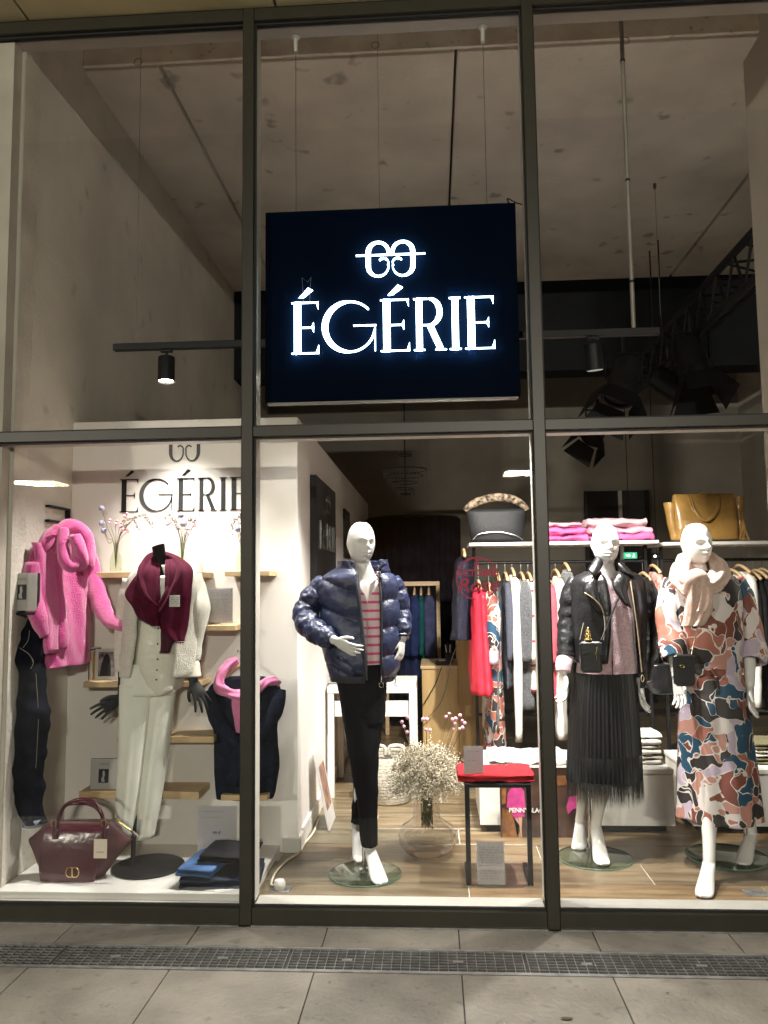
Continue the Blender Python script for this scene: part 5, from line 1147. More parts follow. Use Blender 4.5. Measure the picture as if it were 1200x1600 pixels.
for px, py in ((628, 1128), (631, 1135), (637, 1121), (636, 1144), (661, 1124), (667, 1124), (666, 1140), (672, 1141), (697, 1120), (702, 1115), (707, 1124), (712, 1123), (711, 1130), (719, 1118), (722, 1126), (726, 1130), (709, 1139), (718, 1139), (723, 1137)):
    c = P(px, py, .72); ball(w, c, random.uniform(.008, .0115), 7); s2.tube([(vx+(c[0]-vx)*.35, vy, zt+.04), (c[0]*.8+vx*.2, .73, c[2]-.08), c], .0012, 4, res=3)
tag(w.build('pink_blossoms', M('pink_blossom', (.75, .38, .48), .7), fb, smooth=True), kind='stuff'); tag(s2.build('pink_stems', m_twig, fb), kind='stuff')
# black side table with red jumper and signs
tb = thing('side_table', 'black metal side table with open frame before the white bench', 'table', (.46, .45, FZ))
x0, x1, y0, y1 = .302, .606, .32, .57; ztab = P(733, 1231, .32)[2]
for x in (x0, x1-.022): 
    MB().box(x, x+.022, y0, y0+.022, FZ, ztab, .001).build('leg', m_blk, tb); MB().box(x, x+.022, y0+.022, y1, FZ+.0005, FZ+.022, .001).build('foot_bar', m_blk, tb)
    MB().box(x, x+.022, y1, y1+.022, FZ, ztab, .001).build('leg', m_blk, tb) if False else None
MB().box(x0, x1, y0, y1+.02, ztab+.0005, ztab+.018, .001).build('table_top', m_blk, tb)
m_red = fabric('coral_red_knit', (.50, .030, .040), .12, 20, bump=.3, bs=200)
folded('folded_red_sweater', 'coral red sweater folded on the black side table', 'sweater', m_red, x0-.03, x1+.02, y0+.005, y1-.01, ztab+.019, ztab+.062, None, 2, 9, sag=.014)
card('price_card', 'small clear sign leaning on the folded red sweater', 'sign', 724, 757, 1165, 1211, .34, 2, None, seed=6, foot_=False)
card('price_card', 'handwritten list in a clear floor stand below the black side table', 'sign', 745, 790, 1314, 1385, .335, 13, seed=7)
# power floor box, cable, leaning picture
c = PZ(438, 1391, FZ); fo = thing('floor_socket', 'steel floor socket with a round white plug near the corner', 'socket', (c[0], c[1], FZ))
MB().box(c[0]-.045, c[0]+.045, c[1]-.03, c[1]+.05, FZ-.001, FZ+.004, .001).build('cover_plate', m_steel, fo)
w = MB(); w.lathe([(.022, 0), (.026, .01), (.026, .03), (.02, .042), (.001, .044)], (c[0]-.003, c[1], FZ+.004), 20); w.build('white_plug', m_whitegloss, fo, smooth=True, auto=50)
w = MB(); w.tube([Vv(c[0]-.02, c[1]+.01, FZ+.02), PZ(424, 1382, FZ+.006), PZ(430, 1365, FZ+.006), PZ(448, 1345, FZ+.006), PZ(467, 1332, FZ+.006), PZ(476, 1318, FZ+.006), PZ(490, 1300, FZ+.006), PZ(497, 1281, FZ+.006)], .0055, 8, res=6)
tag(w.build('white_cable', M('ivory_cable', (.66, .60, .48), .5), None, (c[0], c[1], FZ), smooth=True), 'ivory power cable curving over the floor by the partition', 'cable')
lp = thing('leaning_poster', 'small framed poster leaning against the partition side wall', 'poster', (-.5, 1.15, FZ))
a = PX(513, 1290, -.44); ya, yb = 1.10, 1.36
def lq(y, h, o): return Vv(-.44-.085*h/.42+o, y, FZ+.003+h)
w = MB(); w.poly([lq(ya, 0, 0), lq(yb, 0, 0), lq(yb, .42, 0), lq(ya, .42, 0)], (.01, 0, .002)); w.build('board', m_card, lp)
w = MB(); w.poly([lq(ya+.035, .10, .0112), lq(yb-.035, .10, .0112), lq(yb-.035, .34, .0112), lq(ya+.035, .34, .0112)], (.0006, 0, 0)); w.build('print', M('poster_print', (.16, .12, .11), .4, var=.8, vs=14, col2=(.5, .28, .2)), lp)
# black side sign with silver name on the partition's side wall
ss = thing('wall_sign', 'black wall panel with silver lettering on the partition side wall', 'sign', (-.53, 1.67, 1.7))
MB().box(-.551, -.512, 1.2, 2.14, 1.28, 2.097, .003).build('panel', M('black_felt', (.016, .017, .019), .8, var=.2, vs=30), ss)
m_silver = M('silver_letter', (.7, .7, .68), .2, metal=1)
xs = 1.30
for ch, wd in (('É', .10), ('G', .17), ('É', .10), ('R', .12), ('I', .05), ('E', .10)):
    mb = MB(); k = wd/{'E': .56, 'É': .56, 'G': 1.02, 'R': .68, 'I': .24}[ch]
    letter(ch, lambda p: mb.poly([(-.510, xs+q[0]*k, 1.66+q[1]*.17) for q in p], (.012, 0, 0))); mb.build('silver_letter', m_silver, ss); xs += wd+.018
mb = MB(); emblem(lambda p: mb.poly([(-.510, 1.67+q[0]*.11, 1.90+q[1]*.12) for q in p], (.012, 0, 0))); mb.build('silver_emblem', m_silver, ss)
pf = thing('picture_frame', 'small black framed picture further along the partition side wall', 'picture', (-.54, 3.0, 1.9))
MB().box(-.551, -.535, 2.95, 3.35, 1.66, 2.06, .003).build('frame', m_blk, pf); MB().box(-.5345, -.5335, 2.99, 3.31, 1.70, 2.02).build('print', M('dark_picture', (.06, .06, .06), .4, var=.6, vs=12), pf)
# red ribbon sticker on the glass
yst = .037; ct = P(746, 904, yst); m_stk = thin(M('magenta_vinyl', (.42, .015, .06), .5), .35)
sk = thing('window_sticker', 'round dark red window sticker reading octobre rose on the middle pane', 'sticker', ct)
mb = MB()
arc(None, lambda p: mb.poly([(ct[0]+q[0]*.092, yst, ct[2]+q[1]*.092) for q in p], (0, .0006, 0)), (0, 0), 1, 1, -60, 262, lambda a: .045+.03*math.sin(a)**2, 46); mb.build('ring', m_stk, sk)
w = MB(); text_mesh(w, 'OCTOBRE', ct+Vv(-.002, 0, .012), Vv(1, 0, 0), Vv(0, 0, 1), .040, .0005, bold=.0012); w.build('upper_lettering', m_stk, sk)
w = MB(); text_mesh(w, 'Rose', ct+Vv(.0, 0, -.058), Vv(1, 0, 0), Vv(0, 0, 1), .088, .0005, bold=.001, shear=.22); w.build('script_lettering', m_stk, sk)
w = MB(); r0 = ct+Vv(0, 0, .052); w.tube([r0+Vv(-.014, 0, -.006), r0+Vv(.006, 0, .030), r0+Vv(0, 0, .040), r0+Vv(-.006, 0, .030), r0+Vv(.014, 0, -.006)], .003, 5, res=4, flat=.2, ref=(0, 1, 0)); w.build('ribbon_mark', m_stk, sk)

# ================================================================== shop interior behind the window
m_ivory = M('ivory_furniture_lacquer', (.64, .61, .55), .45, var=.04, vs=4)
dk = thing('white_desk', 'white wooden desk with a drawer behind the puffer jacket mannequin', 'desk', (-.25, 2.1, FZ))
zd = .775
MB().box(-.535, .045, 1.8, 2.4, zd-.045, zd, .002).build('desk_top', m_ivory, dk)
for x in (-.533, .003):
    for y in (1.803, 2.355): MB().box(x, x+.04, y, y+.04, FZ, zd-.046, .002).build('leg', m_ivory, dk)
MB().box(-.49, .0, 1.83, 1.85, zd-.20, zd-.10, .002).build('drawer_front', m_ivory, dk)
for k in range(6):
    tag(MB().box(-.53+random.uniform(0, .01), -.40, 1.86, 2.1, zd+.001+.006*k, zd+.0065+.006*k).build('magazine', [m_card, m_blk][k % 2], None, (-.46, 2, zd)), ['white magazine lowest in the pile on the white desk', 'black magazine second from the bottom on the white desk', 'white magazine third from the bottom on the white desk', 'black magazine third from the top on the white desk', 'white magazine second from the top on the white desk', 'black magazine topmost in the pile on the white desk'][k], 'magazine', 'magazine pile on the desk')
bk = thing('rope_basket', 'round off white rope basket with handles on the floor by the desk', 'basket', (P(605, 1235, 1.75)[0], 1.75, FZ))
bx_ = P(607, 1235, 1.75)[0]; pr = [(.02, .001)]
for i in range(15): pr += [(.135+.035*math.sin(math.pi*i/15)+.000, .004+i*.0205), (.142+.035*math.sin(math.pi*i/15), .014+i*.0205)]
MB().lathe(pr, (bx_, 1.75, FZ), 36, cap=False).build('basket_wall', fabric('cotton_rope', (.58, .54, .46), .12, 40, bump=.5, bs=120), bk, smooth=True)
for s_ in (-1, 1): MB().tube([(bx_+.06*s_-.05, 1.75-.10, FZ+.30), (bx_+.06*s_-.04, 1.75-.11, FZ+.36), (bx_+.06*s_+.04, 1.75-.11, FZ+.36), (bx_+.06*s_+.05, 1.75-.10, FZ+.30)], .012, 8, res=4).build('handle', MATS['cotton_rope'], bk, smooth=True)
# oak till counter with clutter
ct_ = thing('till_counter', 'pale oak till counter with a raised right end in the shop', 'counter', (.3, 3.0, FZ))
m_ctr = M('oak_veneer', (.50, .33, .14), .5, var=.12, vs=3, stretch=(8, 8, 1.2), bump=.04, bs=60, detail=7)
zc1, zc2 = P(690, 1040, 2.9)[2], P(735, 994, 2.9)[2]; xa_, xm, xb_ = P(660, 1100, 2.9)[0], P(717, 1100, 2.9)[0], P(762, 1100, 2.9)[0]
MB().box(xa_, xm-.001, 2.9, 3.5, FZ, zc1-.025, .002).build('front_panel', m_ctr, ct_); MB().box(xa_-.01, xm-.001, 2.885, 3.5, zc1-.0245, zc1, .002).build('worktop', m_oak, ct_)
MB().box(xm, xb_, 2.89, 3.5, FZ, zc2-.025, .002).build('raised_panel', m_ctr, ct_); MB().box(xm, xb_, 2.88, 3.5, zc2-.0245, zc2, .002).build('raised_top', m_oak, ct_)
c = P(690, 1035, 2.95); py_ = thing('card_terminal', 'small black payment terminal on the till counter', 'terminal', (c[0], 2.98, zc1))
MB().box(c[0]-.05, c[0]+.06, 2.93, 3.06, zc1+.001, zc1+.03, .01).build('housing', m_blk, py_); MB().box(c[0]-.02, c[0]+.03, 2.95, 3.0, zc1+.031, zc1+.034).build('screen', M('pale_screen', (.5, .5, .5), .3), py_)
c = P(702, 1030, 3.05); pn = thing('pen_cup', 'dark pen cup with pens on the till counter', 'cup', (c[0], 3.08, zc1))
MB().lathe([(.03, 0), (.034, .09), (.031, .09), (.027, .004), (.001, .004)], (c[0], 3.08, zc1+.001), 16, cap=False).build('cup', m_blk, pn, smooth=True)
for k in range(4): MB().tube([(c[0]+.004*k-.008, 3.08, zc1+.01), (c[0]+.02*(k-1.5), 3.07+.01*k, zc1+.15+.02*(k % 2))], .004, 6).build('pen', [m_card, m_blk][k % 2], pn)
w = MB(); w.tube([P(690, 1042, 2.87), P(682, 1065, 2.87), P(668, 1090, 2.87), P(660, 1103, 2.86)], .0035, 6, res=5); tag(w.build('black_cable', m_blk, None, P(680, 1060, 2.87)), 'thin black cable from the payment terminal down the counter front', 'cable')
w = MB(); w.tube([P(722, 988, 2.87), P(706, 1030, 2.86), P(700, 1060, 2.86), P(690, 1095, 2.86), P(672, 1118, 2.85), P(658, 1127, 2.83)], .0035, 6, res=6); tag(w.build('grey_cable', m_wire, None, P(700, 1060, 2.86)), 'longer cable looping down the counter front to the floor', 'cable')
# dark fitting room curtain on a curved rail
fc = thing('fitting_room', 'black curtained fitting booth with rounded top at the rear', 'fitting booth', (-.05, 5.0, FZ))
m_curt = fabric('black_velvet_curtain', (.008, .009, .013), .3, 10, bump=.2)
V, Fc = loft([(Vv(-.03, 5.0, FZ+.02), Vv(.48, 0, 0), Vv(0, -.42, 0)), (Vv(-.03, 5.0, 1.2), Vv(.48, 0, 0), Vv(0, -.42, 0)), (Vv(-.03, 5.0, 2.12), Vv(.48, 0, 0), Vv(0, -.42, 0))], 160, 6, disp=lambda u, t, p: .02*math.sin(t*34+math.sin(u*3)), cap=False, power=2.6)
cloth(MB().add(V, Fc).build('curtain', m_curt, fc, smooth=True), .004)
w = MB(); w.tube([(-.03+.48*math.cos(a), 5.0-.42*math.sin(a), 2.13) for a in np.linspace(0, 2*math.pi, 40, endpoint=False)], .013, 8, closed=True); w.build('curtain_rail', m_blk, fc, smooth=True)
# chandelier
ch = thing('chandelier', 'dim crystal chandelier with tiers of beads hanging in the dark rear', 'chandelier', (-.055, 3.4, 2.6))
m_cry = M('smoky_crystal', (.22, .21, .19), .12, metal=.2, spec=1.0)
random.seed(8)
for R_, z, ln in ((.06, 2.56, .10), (.19, 2.43, .05), (.155, 2.38, .05), (.115, 2.32, .05), (.08, 2.27, .05), (.045, 2.22, .05)):
    w = MB(); w.tube([(-.055+R_*math.cos(a), 3.4+R_*math.sin(a), z) for a in np.linspace(0, 2*math.pi, 28, endpoint=False)], .005, 6, closed=True); rg = w.build('ring', m_blk, ch)
    b_ = MB(); nn = int(R_*170)
    for k in range(nn):
        a = 2*math.pi*k/nn
        for j in range(4): b_.lathe([(.0005, -.008), (.0045, 0), (.0005, .008)], (-.055+R_*math.cos(a), 3.4+R_*math.sin(a), z-.012-ln*j/3.5), 5)
    tag(b_.build('crystal_drops', m_cry, rg), kind='stuff')
w = MB(); w.tube([(-.055, 3.4, 2.2), (-.055, 3.4, 4.43)], .006, 6); w.build('hanging_chain', m_blk, ch)
# racks: shelf, posts and rail
def rack(name, label, xa, xb, Y, zs_, zr, group='black clothes racks with white top shelves'):
    t = thing(name, label, 'clothes rack', ((xa+xb)/2, Y, FZ), group)
    MB().box(xa, xb, Y-.22, Y+.2, zs_-.022, zs_, .002).build('top_shelf', m_whitegloss, t)
    MB().tube([(xa+.03, Y, zr), (xb-.03, Y, zr)], .011, 10).build('hanging_rail', m_blk, t, smooth=True, auto=50)
    for x in (xa+.03, xb-.05):
        MB().box(x, x+.022, Y-.011, Y+.011, FZ, zs_-.023, .001).build('post', m_blk, t)
    MB().box(xa+.052, xb-.05, Y+.06, Y+.08, .50, .52).build('lower_bar', m_blk, t)
    return t
YR = 2.25; zS = P(880, 846, YR-.22)[2]; zR = P(880, 878, YR)[2]
rack('clothes_rack', 'black clothes rack with white shelf holding the pink sweater piles', P(733, 850, YR-.22)[0], P(1030, 850, YR-.22)[0], YR, zS, zR)
zS2 = P(1120, 846, YR-.22)[2]
rack('clothes_rack', 'black clothes rack with white shelf holding the mustard bag', P(1037, 850, YR-.22)[0], P(1037, 850, YR-.22)[0]+1.4, YR, zS2, zR)
m_hang = M('beech_hanger', (.58, .40, .22), .5, var=.1, vs=8)
GARM = 'clothes on hangers along the racks'
def garment(px0, px1, pyt, pyb, mat, label, Y=YR, dep=.19, sleeve=True, taper=1.0, amp=.006, seed=0, name='hanging_garment', cat='garment', ln=None, zr=None, rz=None):
    """garment seen edge-on on its hanger: shoulders, folded body, front sleeve."""
    zr_ = zr if zr is not None else zR
    Yf = Y-.12; xc = P((px0+px1)/2, (pyt+pyb)/2, Yf)[0]; hw = (P(px1, pyt, Yf)[0]-P(px0, pyt, Yf)[0])/2*1.15; zt, zb = P(px0, pyt, Yf)[2], P(px0, pyb, Yf)[2]
    t = thing(name, label, cat, (xc, Y, zb), GARM)
    H = zt-zb; rows = []; rg_ = random.Random(seed+3); tw = rg_.uniform(-.30, .30); sw = rg_.uniform(-.02, .02)
    for f, kx, ky in ((0, .35, .28), (.05, .7, .8), (.12, .95, 1), (.4, 1.0, .95), (.75, 1.05*taper, .92*taper), (1, 1.05*taper, .95*taper)):
        ang = tw*(.4+.6*f); rows.append((Vv(xc+sw*f, Y, zt-H*f), Vv(hw*kx*math.cos(ang), hw*kx*math.sin(ang), 0), Vv(dep*ky*math.sin(ang), -dep*ky*math.cos(ang), 0)))
    MB().add(*loft(rows, 40, 6, disp=folds(amp*1.5, 5, seed+1, .010, 12))).build('cloth_body', mat, t, smooth=True)
    if sleeve:
        ln_ = min(.55, H*.8) if ln is None else ln
        MB().add(*tubed([Vv(xc, Y-dep*.85, zt-.03), Vv(xc+.004, Y-dep-.02, zt-.12), Vv(xc+.002, Y-dep-.035, zt-ln_*.6), Vv(xc-.003, Y-dep-.03, zt-ln_)], [hw*.6, hw*.95, hw*.85, hw*.65], 16, 7, lambda u, t_, p: .004*fbm(p, 16, 2))).build('sleeve', mat, t, smooth=True)
    w = MB(); w.tube([(xc, Y-.19, zt-.008), (xc, Y-.12, zt+.022), (xc, Y, zt+.045), (xc, Y+.12, zt+.022), (xc, Y+.19, zt-.01)], .011, 8, res=4); hgr = w.build('hanger', m_hang, t, smooth=True)
    w = MB(); w.tube([(xc, Y, zt+.045), (xc, Y, zr_-.012), (xc, Y+.013, zr_+.006), (xc, Y, zr_+.0155), (xc, Y-.013, zr_+.006)], .002, 5, res=3); w.build('hook', m_wire, hgr)
    return t
m_seq = M('navy_sequins', (.02, .02, .04), .3, var=.9, vs=120, metal=.4, bump=.8, bs=160)
m_mel = fabric('grey_melange_knit', (.13, .13, .13), .55, 160, bump=.5, bs=200)
m_mel2 = fabric('blue_grey_knit', (.085, .09, .115), .4, 160, bump=.5, bs=200)
m_fz = fabric('charcoal_mohair', (.11, .112, .12), .5, 120, bump=.7, bs=160, sheen=.3)
m_wht = fabric('white_poplin', (.66, .63, .58), .04, 12, bump=.1)
m_bk = fabric('black_cloth', (.012, .012, .013), .2, 20)
m_rstr = stripes('cream_red_stripe_knit', (.62, .58, .52), (.42, .05, .07), .17, .10)
garment(712, 742, 868, 1000, m_seq, 'dark sequinned dress at the left end of the rack', sleeve=False, seed=1)
garment(739, 763, 918, 1086, M('red_crepe', (.62, .02, .045), .5, var=.1, vs=8, bump=.08, bs=40), 'bright red blouse hanging beside the oak counter', Y=2.12, sleeve=False, taper=1.1, amp=.018, seed=2)
garment(757, 781, 922, 1182, m_camo, 'patterned dress hanging beside the red blouse', seed=3, ln=.5)
garment(776, 787, 905, 1140, m_mel, 'speckled grey coat hanging beside the patterned dress', seed=4, sleeve=False)
garment(788, 800, 905, 1075, m_mel2, 'blue grey cardigan hanging left of the white shirt', seed=5)
garment(797, 811, 898, 1010, m_wht, 'white shirt with a long sleeve hanging on the rack', seed=6, ln=1.12, amp=.004)
garment(809, 831, 905, 1108, m_fz, 'charcoal mohair coat hanging right of the white shirt', seed=7)
garment(824, 838, 905, 1080, m_rstr, 'cream cardigan with thin red stripes by the right mullion', seed=8)
garment(852, 868, 908, 1092, fabric('rose_red_knit', (.5, .09, .12), .12, 20), 'rose red dress hanging just right of the right mullion', seed=9)
garment(868, 884, 900, 1155, m_wht, 'long white dress hanging left of the leather jacket', seed=10, ln=.7)
garment(882, 897, 890, 1040, m_fz, 'dark grey hooded knit behind the leather jacket shoulder', seed=11)
garment(1006, 1024, 905, 1065, fabric('charcoal_teddy', (.05, .053, .058), .4, 60, bump=.9, bs=120), 'charcoal teddy coat hanging right of the leather jacket', seed=12)
garment(1022, 1036, 893, 985, M('floral_print', (.5, .44, .38), .7, var=.0, vs=26, col2=(.42, .06, .05)), 'cream and red floral blouse hanging between the two racks', seed=13)
garment(1034, 1046, 930, 1060, fabric('pale_denim', (.28, .33, .40), .15, 30), 'pale denim shirt hanging behind the patterned dress', seed=14, sleeve=False)
garment(1148, 1166, 900, 1085, stripes('tan_navy_stripe_knit', (.36, .24, .13), (.04, .05, .07), .09, .5), 'tan and navy striped knit behind the patterned dress shoulder', seed=15)
garment(1163, 1177, 893, 1075, m_wht, 'white shirt hanging right of the patterned dress', seed=16, ln=.9)
for k, (a, b, bot) in enumerate(((1174, 1184, 1085), (1183, 1193, 1110), (1192, 1203, 1090), (1202, 1213, 1100))):
    garment(a, b, 905-k*2, bot, m_bk, ['black jacket nearest the white shirt at the right edge', 'second black jacket from the white shirt at the right edge', 'third black jacket from the white shirt at the right edge', 'last black jacket cut by the right edge of the picture'][k], seed=20+k)
# black tote between the right mannequins
tt = thing('black_tote', 'soft black leather tote hanging between the two right mannequins', 'bag', P(1035, 1060, 1.6))
MB().add(*loft(rowpx(1.6, .05, [(1038, 1012, 1046), (1050, 1008, 1052), (1070, 1010, 1055), (1084, 1018, 1052)]), 30, 5, disp=folds(.008, 3, 2, .008, 8))).build('bag_body', m_lea, tt, smooth=True)
MB().tube([P(1016, 1042, 1.6), P(1020, 1005, 1.7), P(1030, 980, 1.75), P(1040, 1005, 1.7), P(1043, 1042, 1.6)], .006, 8, res=5).build('strap', m_lea, tt, smooth=True)
# back rail with blue and green garments
rk = thing('garment_rail', 'pale wooden garment rail in the dark behind the puffer jacket', 'clothes rack', (.05, 4.0, FZ))
xa4, xb4, zr4 = P(600, 915, 4.0)[0], P(687, 912, 4.0)[0], P(650, 912, 4.0)[2]
MB().box(xa4, xb4, 3.98, 4.02, zr4-.02, zr4+.02, .002).build('top_bar', m_oak, rk)
for x in (xa4, xb4-.035): MB().box(x, x+.035, 3.981, 4.019, FZ, zr4-.0205, .002).build('post', m_oak, rk)
for k, (a, b, bt_, c, nm) in enumerate(((624, 646, 1085, (.012, .016, .05), 'deep blue garment nearest the puffer jacket on the rear rail'), (640, 657, 1080, (.02, .03, .09), 'royal blue garment second on the rear rail'), (654, 664, 1075, (.01, .07, .07), 'teal green garment third on the rear rail'), (662, 680, 1050, (.05, .055, .11), 'dusky blue furry garment at the right of the rear rail'))):
    garment(a, b, 928, bt_, fabric('rear_cloth_%d' % k, c, .25, 20, bump=.4), nm, Y=4.0, dep=.2, seed=30+k, zr=zr4)
# folded piles on the shelf
PILE = 'folded pink sweaters on the white shelf'
def pile(px0, px1, z0, items, tag_):
    z = z0+.001; a, b = P(px0, 840, YR-.2)[0], P(px1, 840, YR-.2)[0]
    for i, (h, mat, lab) in enumerate(items):
        dx = .012*math.sin(i*2.3); folded('folded_sweater', lab, 'sweater', mat, a+dx+.008*i, b+dx-.01*i, YR-.2, YR+.08, z, z+h, PILE, 1, 40+i+px0, sag=.022); z += h+.001
mpa = fabric('hot_pink_knit', (.62, .14, .34), .1, 24, bump=.4, bs=160); mpb = fabric('soft_pink_knit', (.66, .36, .44), .1, 24, bump=.4, bs=160); mpc = fabric('blush_knit', (.62, .42, .44), .1, 24, bump=.4, bs=160)
pile(853, 919, zS, [(.045, mpa, 'hot pink sweater at the bottom of the left shelf pile'), (.05, mpa, 'hot pink sweater in the middle of the left shelf pile'), (.04, mpb, 'soft pink sweater on top of the left shelf pile')], 'l')
pile(920, 1022, zS, [(.045, mpa, 'hot pink sweater at the bottom of the pile behind the mannequin head'), (.05, mpb, 'soft pink sweater in the middle of the pile behind the mannequin head'), (.06, mpc, 'blush sweater on top of the pile behind the mannequin head')], 'r')
# mustard bag
mg = thing('mustard_bag', 'mustard yellow leather handbag with tassel on the right shelf', 'handbag', P(1100, 844, YR-.1))
m_mus = M('mustard_leather', (.34, .19, .05), .32, var=.25, vs=5, bump=.12, bs=40, coat=.2)
Yb = YR-.12; zt_s = zS2
def bagrow(py, l, r, d): a, b = P(l, py, Yb), P(r, py, Yb); return ((a+b)/2, Vv((b-a)[0]/2, 0, 0), Vv(0, -d, 0))
MB().add(*loft([bagrow(844, 1055, 1153, .07), bagrow(825, 1053, 1152, .075), bagrow(795, 1051, 1150, .06), bagrow(776, 1051, 1147, .035), bagrow(772, 1052, 1146, .025)], 44, 5, disp=lambda u, t, p: .004*fbm(p, 8, 2), power=4)).build('bag_body', m_mus, mg, smooth=True)
for s_, rws in ((-1, [(844, 1049, 1060), (815, 1042, 1058), (788, 1037, 1056), (786, 1039, 1054)]), (1, [(844, 1148, 1158), (815, 1148, 1162), (780, 1146, 1163), (776, 1147, 1161)])):
    MB().add(*loft([(c, a, b) for c, a, b in [bagrow(py, l, r, .04) for py, l, r in rws]], 24, 5, disp=lambda u, t, p: .004*fbm(p, 12, 2))).build('side_wing', m_mus, mg, smooth=True)
for dx, dY in ((0, -.085), (3, -.095)): MB().tube([P(1076+dx, 774, Yb-.03), P(1082+dx, 795, Yb-.075), P(1094+dx, 811, Yb+dY), P(1106+dx, 812, Yb+dY), P(1119+dx, 796, Yb-.075), P(1121+dx, 773, Yb-.03)], .008, 8, res=6, flat=.6).build('handle', m_mus, mg, smooth=True)
w = MB(); random.seed(5)
for k in range(26): w.tube([P(1161, 808, Yb-.07), P(1163+random.uniform(-3, 3), 826, Yb-.075+random.uniform(-.008, .008)), P(1164+random.uniform(-9, 8), 844, Yb-.075+random.uniform(-.015, .015))], .0018, 4)
tag(w.build('tassel', m_mus, mg), kind='stuff')
w = MB(); w.tube([P(1146, 775, Yb-.03), P(1156, 790, Yb-.06), P(1161, 808, Yb-.07)], .003, 6, res=4); w.build('tassel_cord', m_mus, mg)
w = MB(); w.tube([P(1090, 773, Yb-.03), P(1098, 770, Yb-.03), P(1106, 772, Yb-.03)], .006, 6, res=3); w.build('metal_clasp', m_gold, mg)
# black bag with leopard trim on the left shelf end
lb = thing('black_bag', 'black tapered bag with leopard fur trim on the shelf', 'bag', P(775, 845, YR-.1))
m_bb = M('black_bag_leather', (.012, .012, .013), .55, spec=.25, var=.2, vs=8, bump=.1, bs=60)
MB().add(*loft([bagrow(846, 737, 815, .05), bagrow(825, 732, 819, .055), bagrow(796, 727, 823, .04)], 40, 5, power=3.2)).build('bag_body', m_bb, lb, smooth=True)
m_leo = M('leopard_fur', (.02, .015, .012), .9, var=.0, vs=42, col2=(.36, .26, .17), detail=1, bump=.8, bs=160)
MB().add(*tubed([P(726, 798, Yb-.03), P(735, 790, Yb-.035), P(752, 782, Yb-.04), P(776, 777, Yb-.042), P(800, 780, Yb-.04), P(816, 788, Yb-.035), P(823, 797, Yb-.03)], [.018, .026, .028, .029, .028, .025, .018], 16, 7, lambda u, t, p: .004*fbm(p, 40, 2))).build('fur_trim', m_leo, lb, smooth=True)
MB().tube([P(739, 843, Yb-.07), P(750, 834, Yb-.08), P(778, 831, Yb-.08), P(804, 836, Yb-.08), P(817, 843, Yb-.07)], .0025, 6, res=5).build('chain_handle', M('silver_chain', (.5, .5, .5), .3, metal=1), lb)
# dark doorway, exit sign, emergency lamp
dw = thing('rear_doorway', 'dark framed doorway in the rear wall above the shelves', 'doorway', P(962, 800, 5.9))
a, b = P(915, 768, 5.96), P(1012, 900, 5.96)
MB().box(a[0], b[0], 5.94, 5.995, FZ, a[2], .004).build('dark_panel', M('dark_blue_glass', (.01, .013, .02), .15), dw)
for x in (a[0]-.03, b[0]-.0, (a[0]*.46+b[0]*.54)): MB().box(x, x+.04, 5.90, 5.94, FZ, a[2]+.0, .004).build('door_post', m_blk if x != (a[0]*.46+b[0]*.54) else m_lining, dw)
c = P(985, 868, 4.4); ex = thing('exit_sign', 'small lit green exit sign behind the leather jacket mannequin', 'sign', c)
MB().box(c[0]-.062, c[0]+.062, 4.39, 4.42, c[2]-.03, c[2]+.03, .002).build('lit_panel', M('exit_green', (.05, .4, .2), .4, emit=(.08, .55, .28), es=.7), ex)
w = MB(); nY = 4.386
w.poly([(c[0]+x*.02-.01, nY, c[2]+z*.02) for x, z in ((-1.6, .3), (-.4, .3), (-.4, .8), (.6, 0), (-.4, -.8), (-.4, -.3), (-1.6, -.3))], (0, .002, 0)); ball(w, (c[0]+.03, nY, c[2]+.014), .005, 6); w.poly([(c[0]+x*.02+.03, nY, c[2]+z*.02) for x, z in ((-.2, .4), (.3, .4), (.5, -.9), (.1, -.9), (0, -.3), (-.5, -.9), (-.8, -.8))], (0, .002, 0))
w.build('exit_pictogram', M('exit_white', (.8, .9, .85), .5, emit=(.8, 1, .9), es=1.6), ex)
w = MB(); w.tube([(c[0], 4.4, c[2]+.03), (c[0], 4.4, 3.52)], .004, 5); w.build('hanging_rod', m_blk, ex)
c = P(1028, 869, 4.4); em = thing('emergency_lamp', 'pair of tiny white lamps right of the green exit sign', 'lamp', c)
MB().box(c[0]-.05, c[0]+.05, 4.41, 4.45, c[2]-.03, c[2]+.03, .004).build('housing', m_blk, em)
for s_ in (-1, 1):
    w = MB(); ball(w, (c[0]+.026*s_, 4.405, c[2]), .011, 8); w.build('lamp', M('tiny_lamp', (1, 1, 1), .4, emit=(.95, .97, 1), es=10), em)
w = MB(); w.tube([(c[0], 4.43, c[2]+.03), (c[0], 4.43, 3.52)], .004, 5); w.build('hanging_rod', m_blk, em)
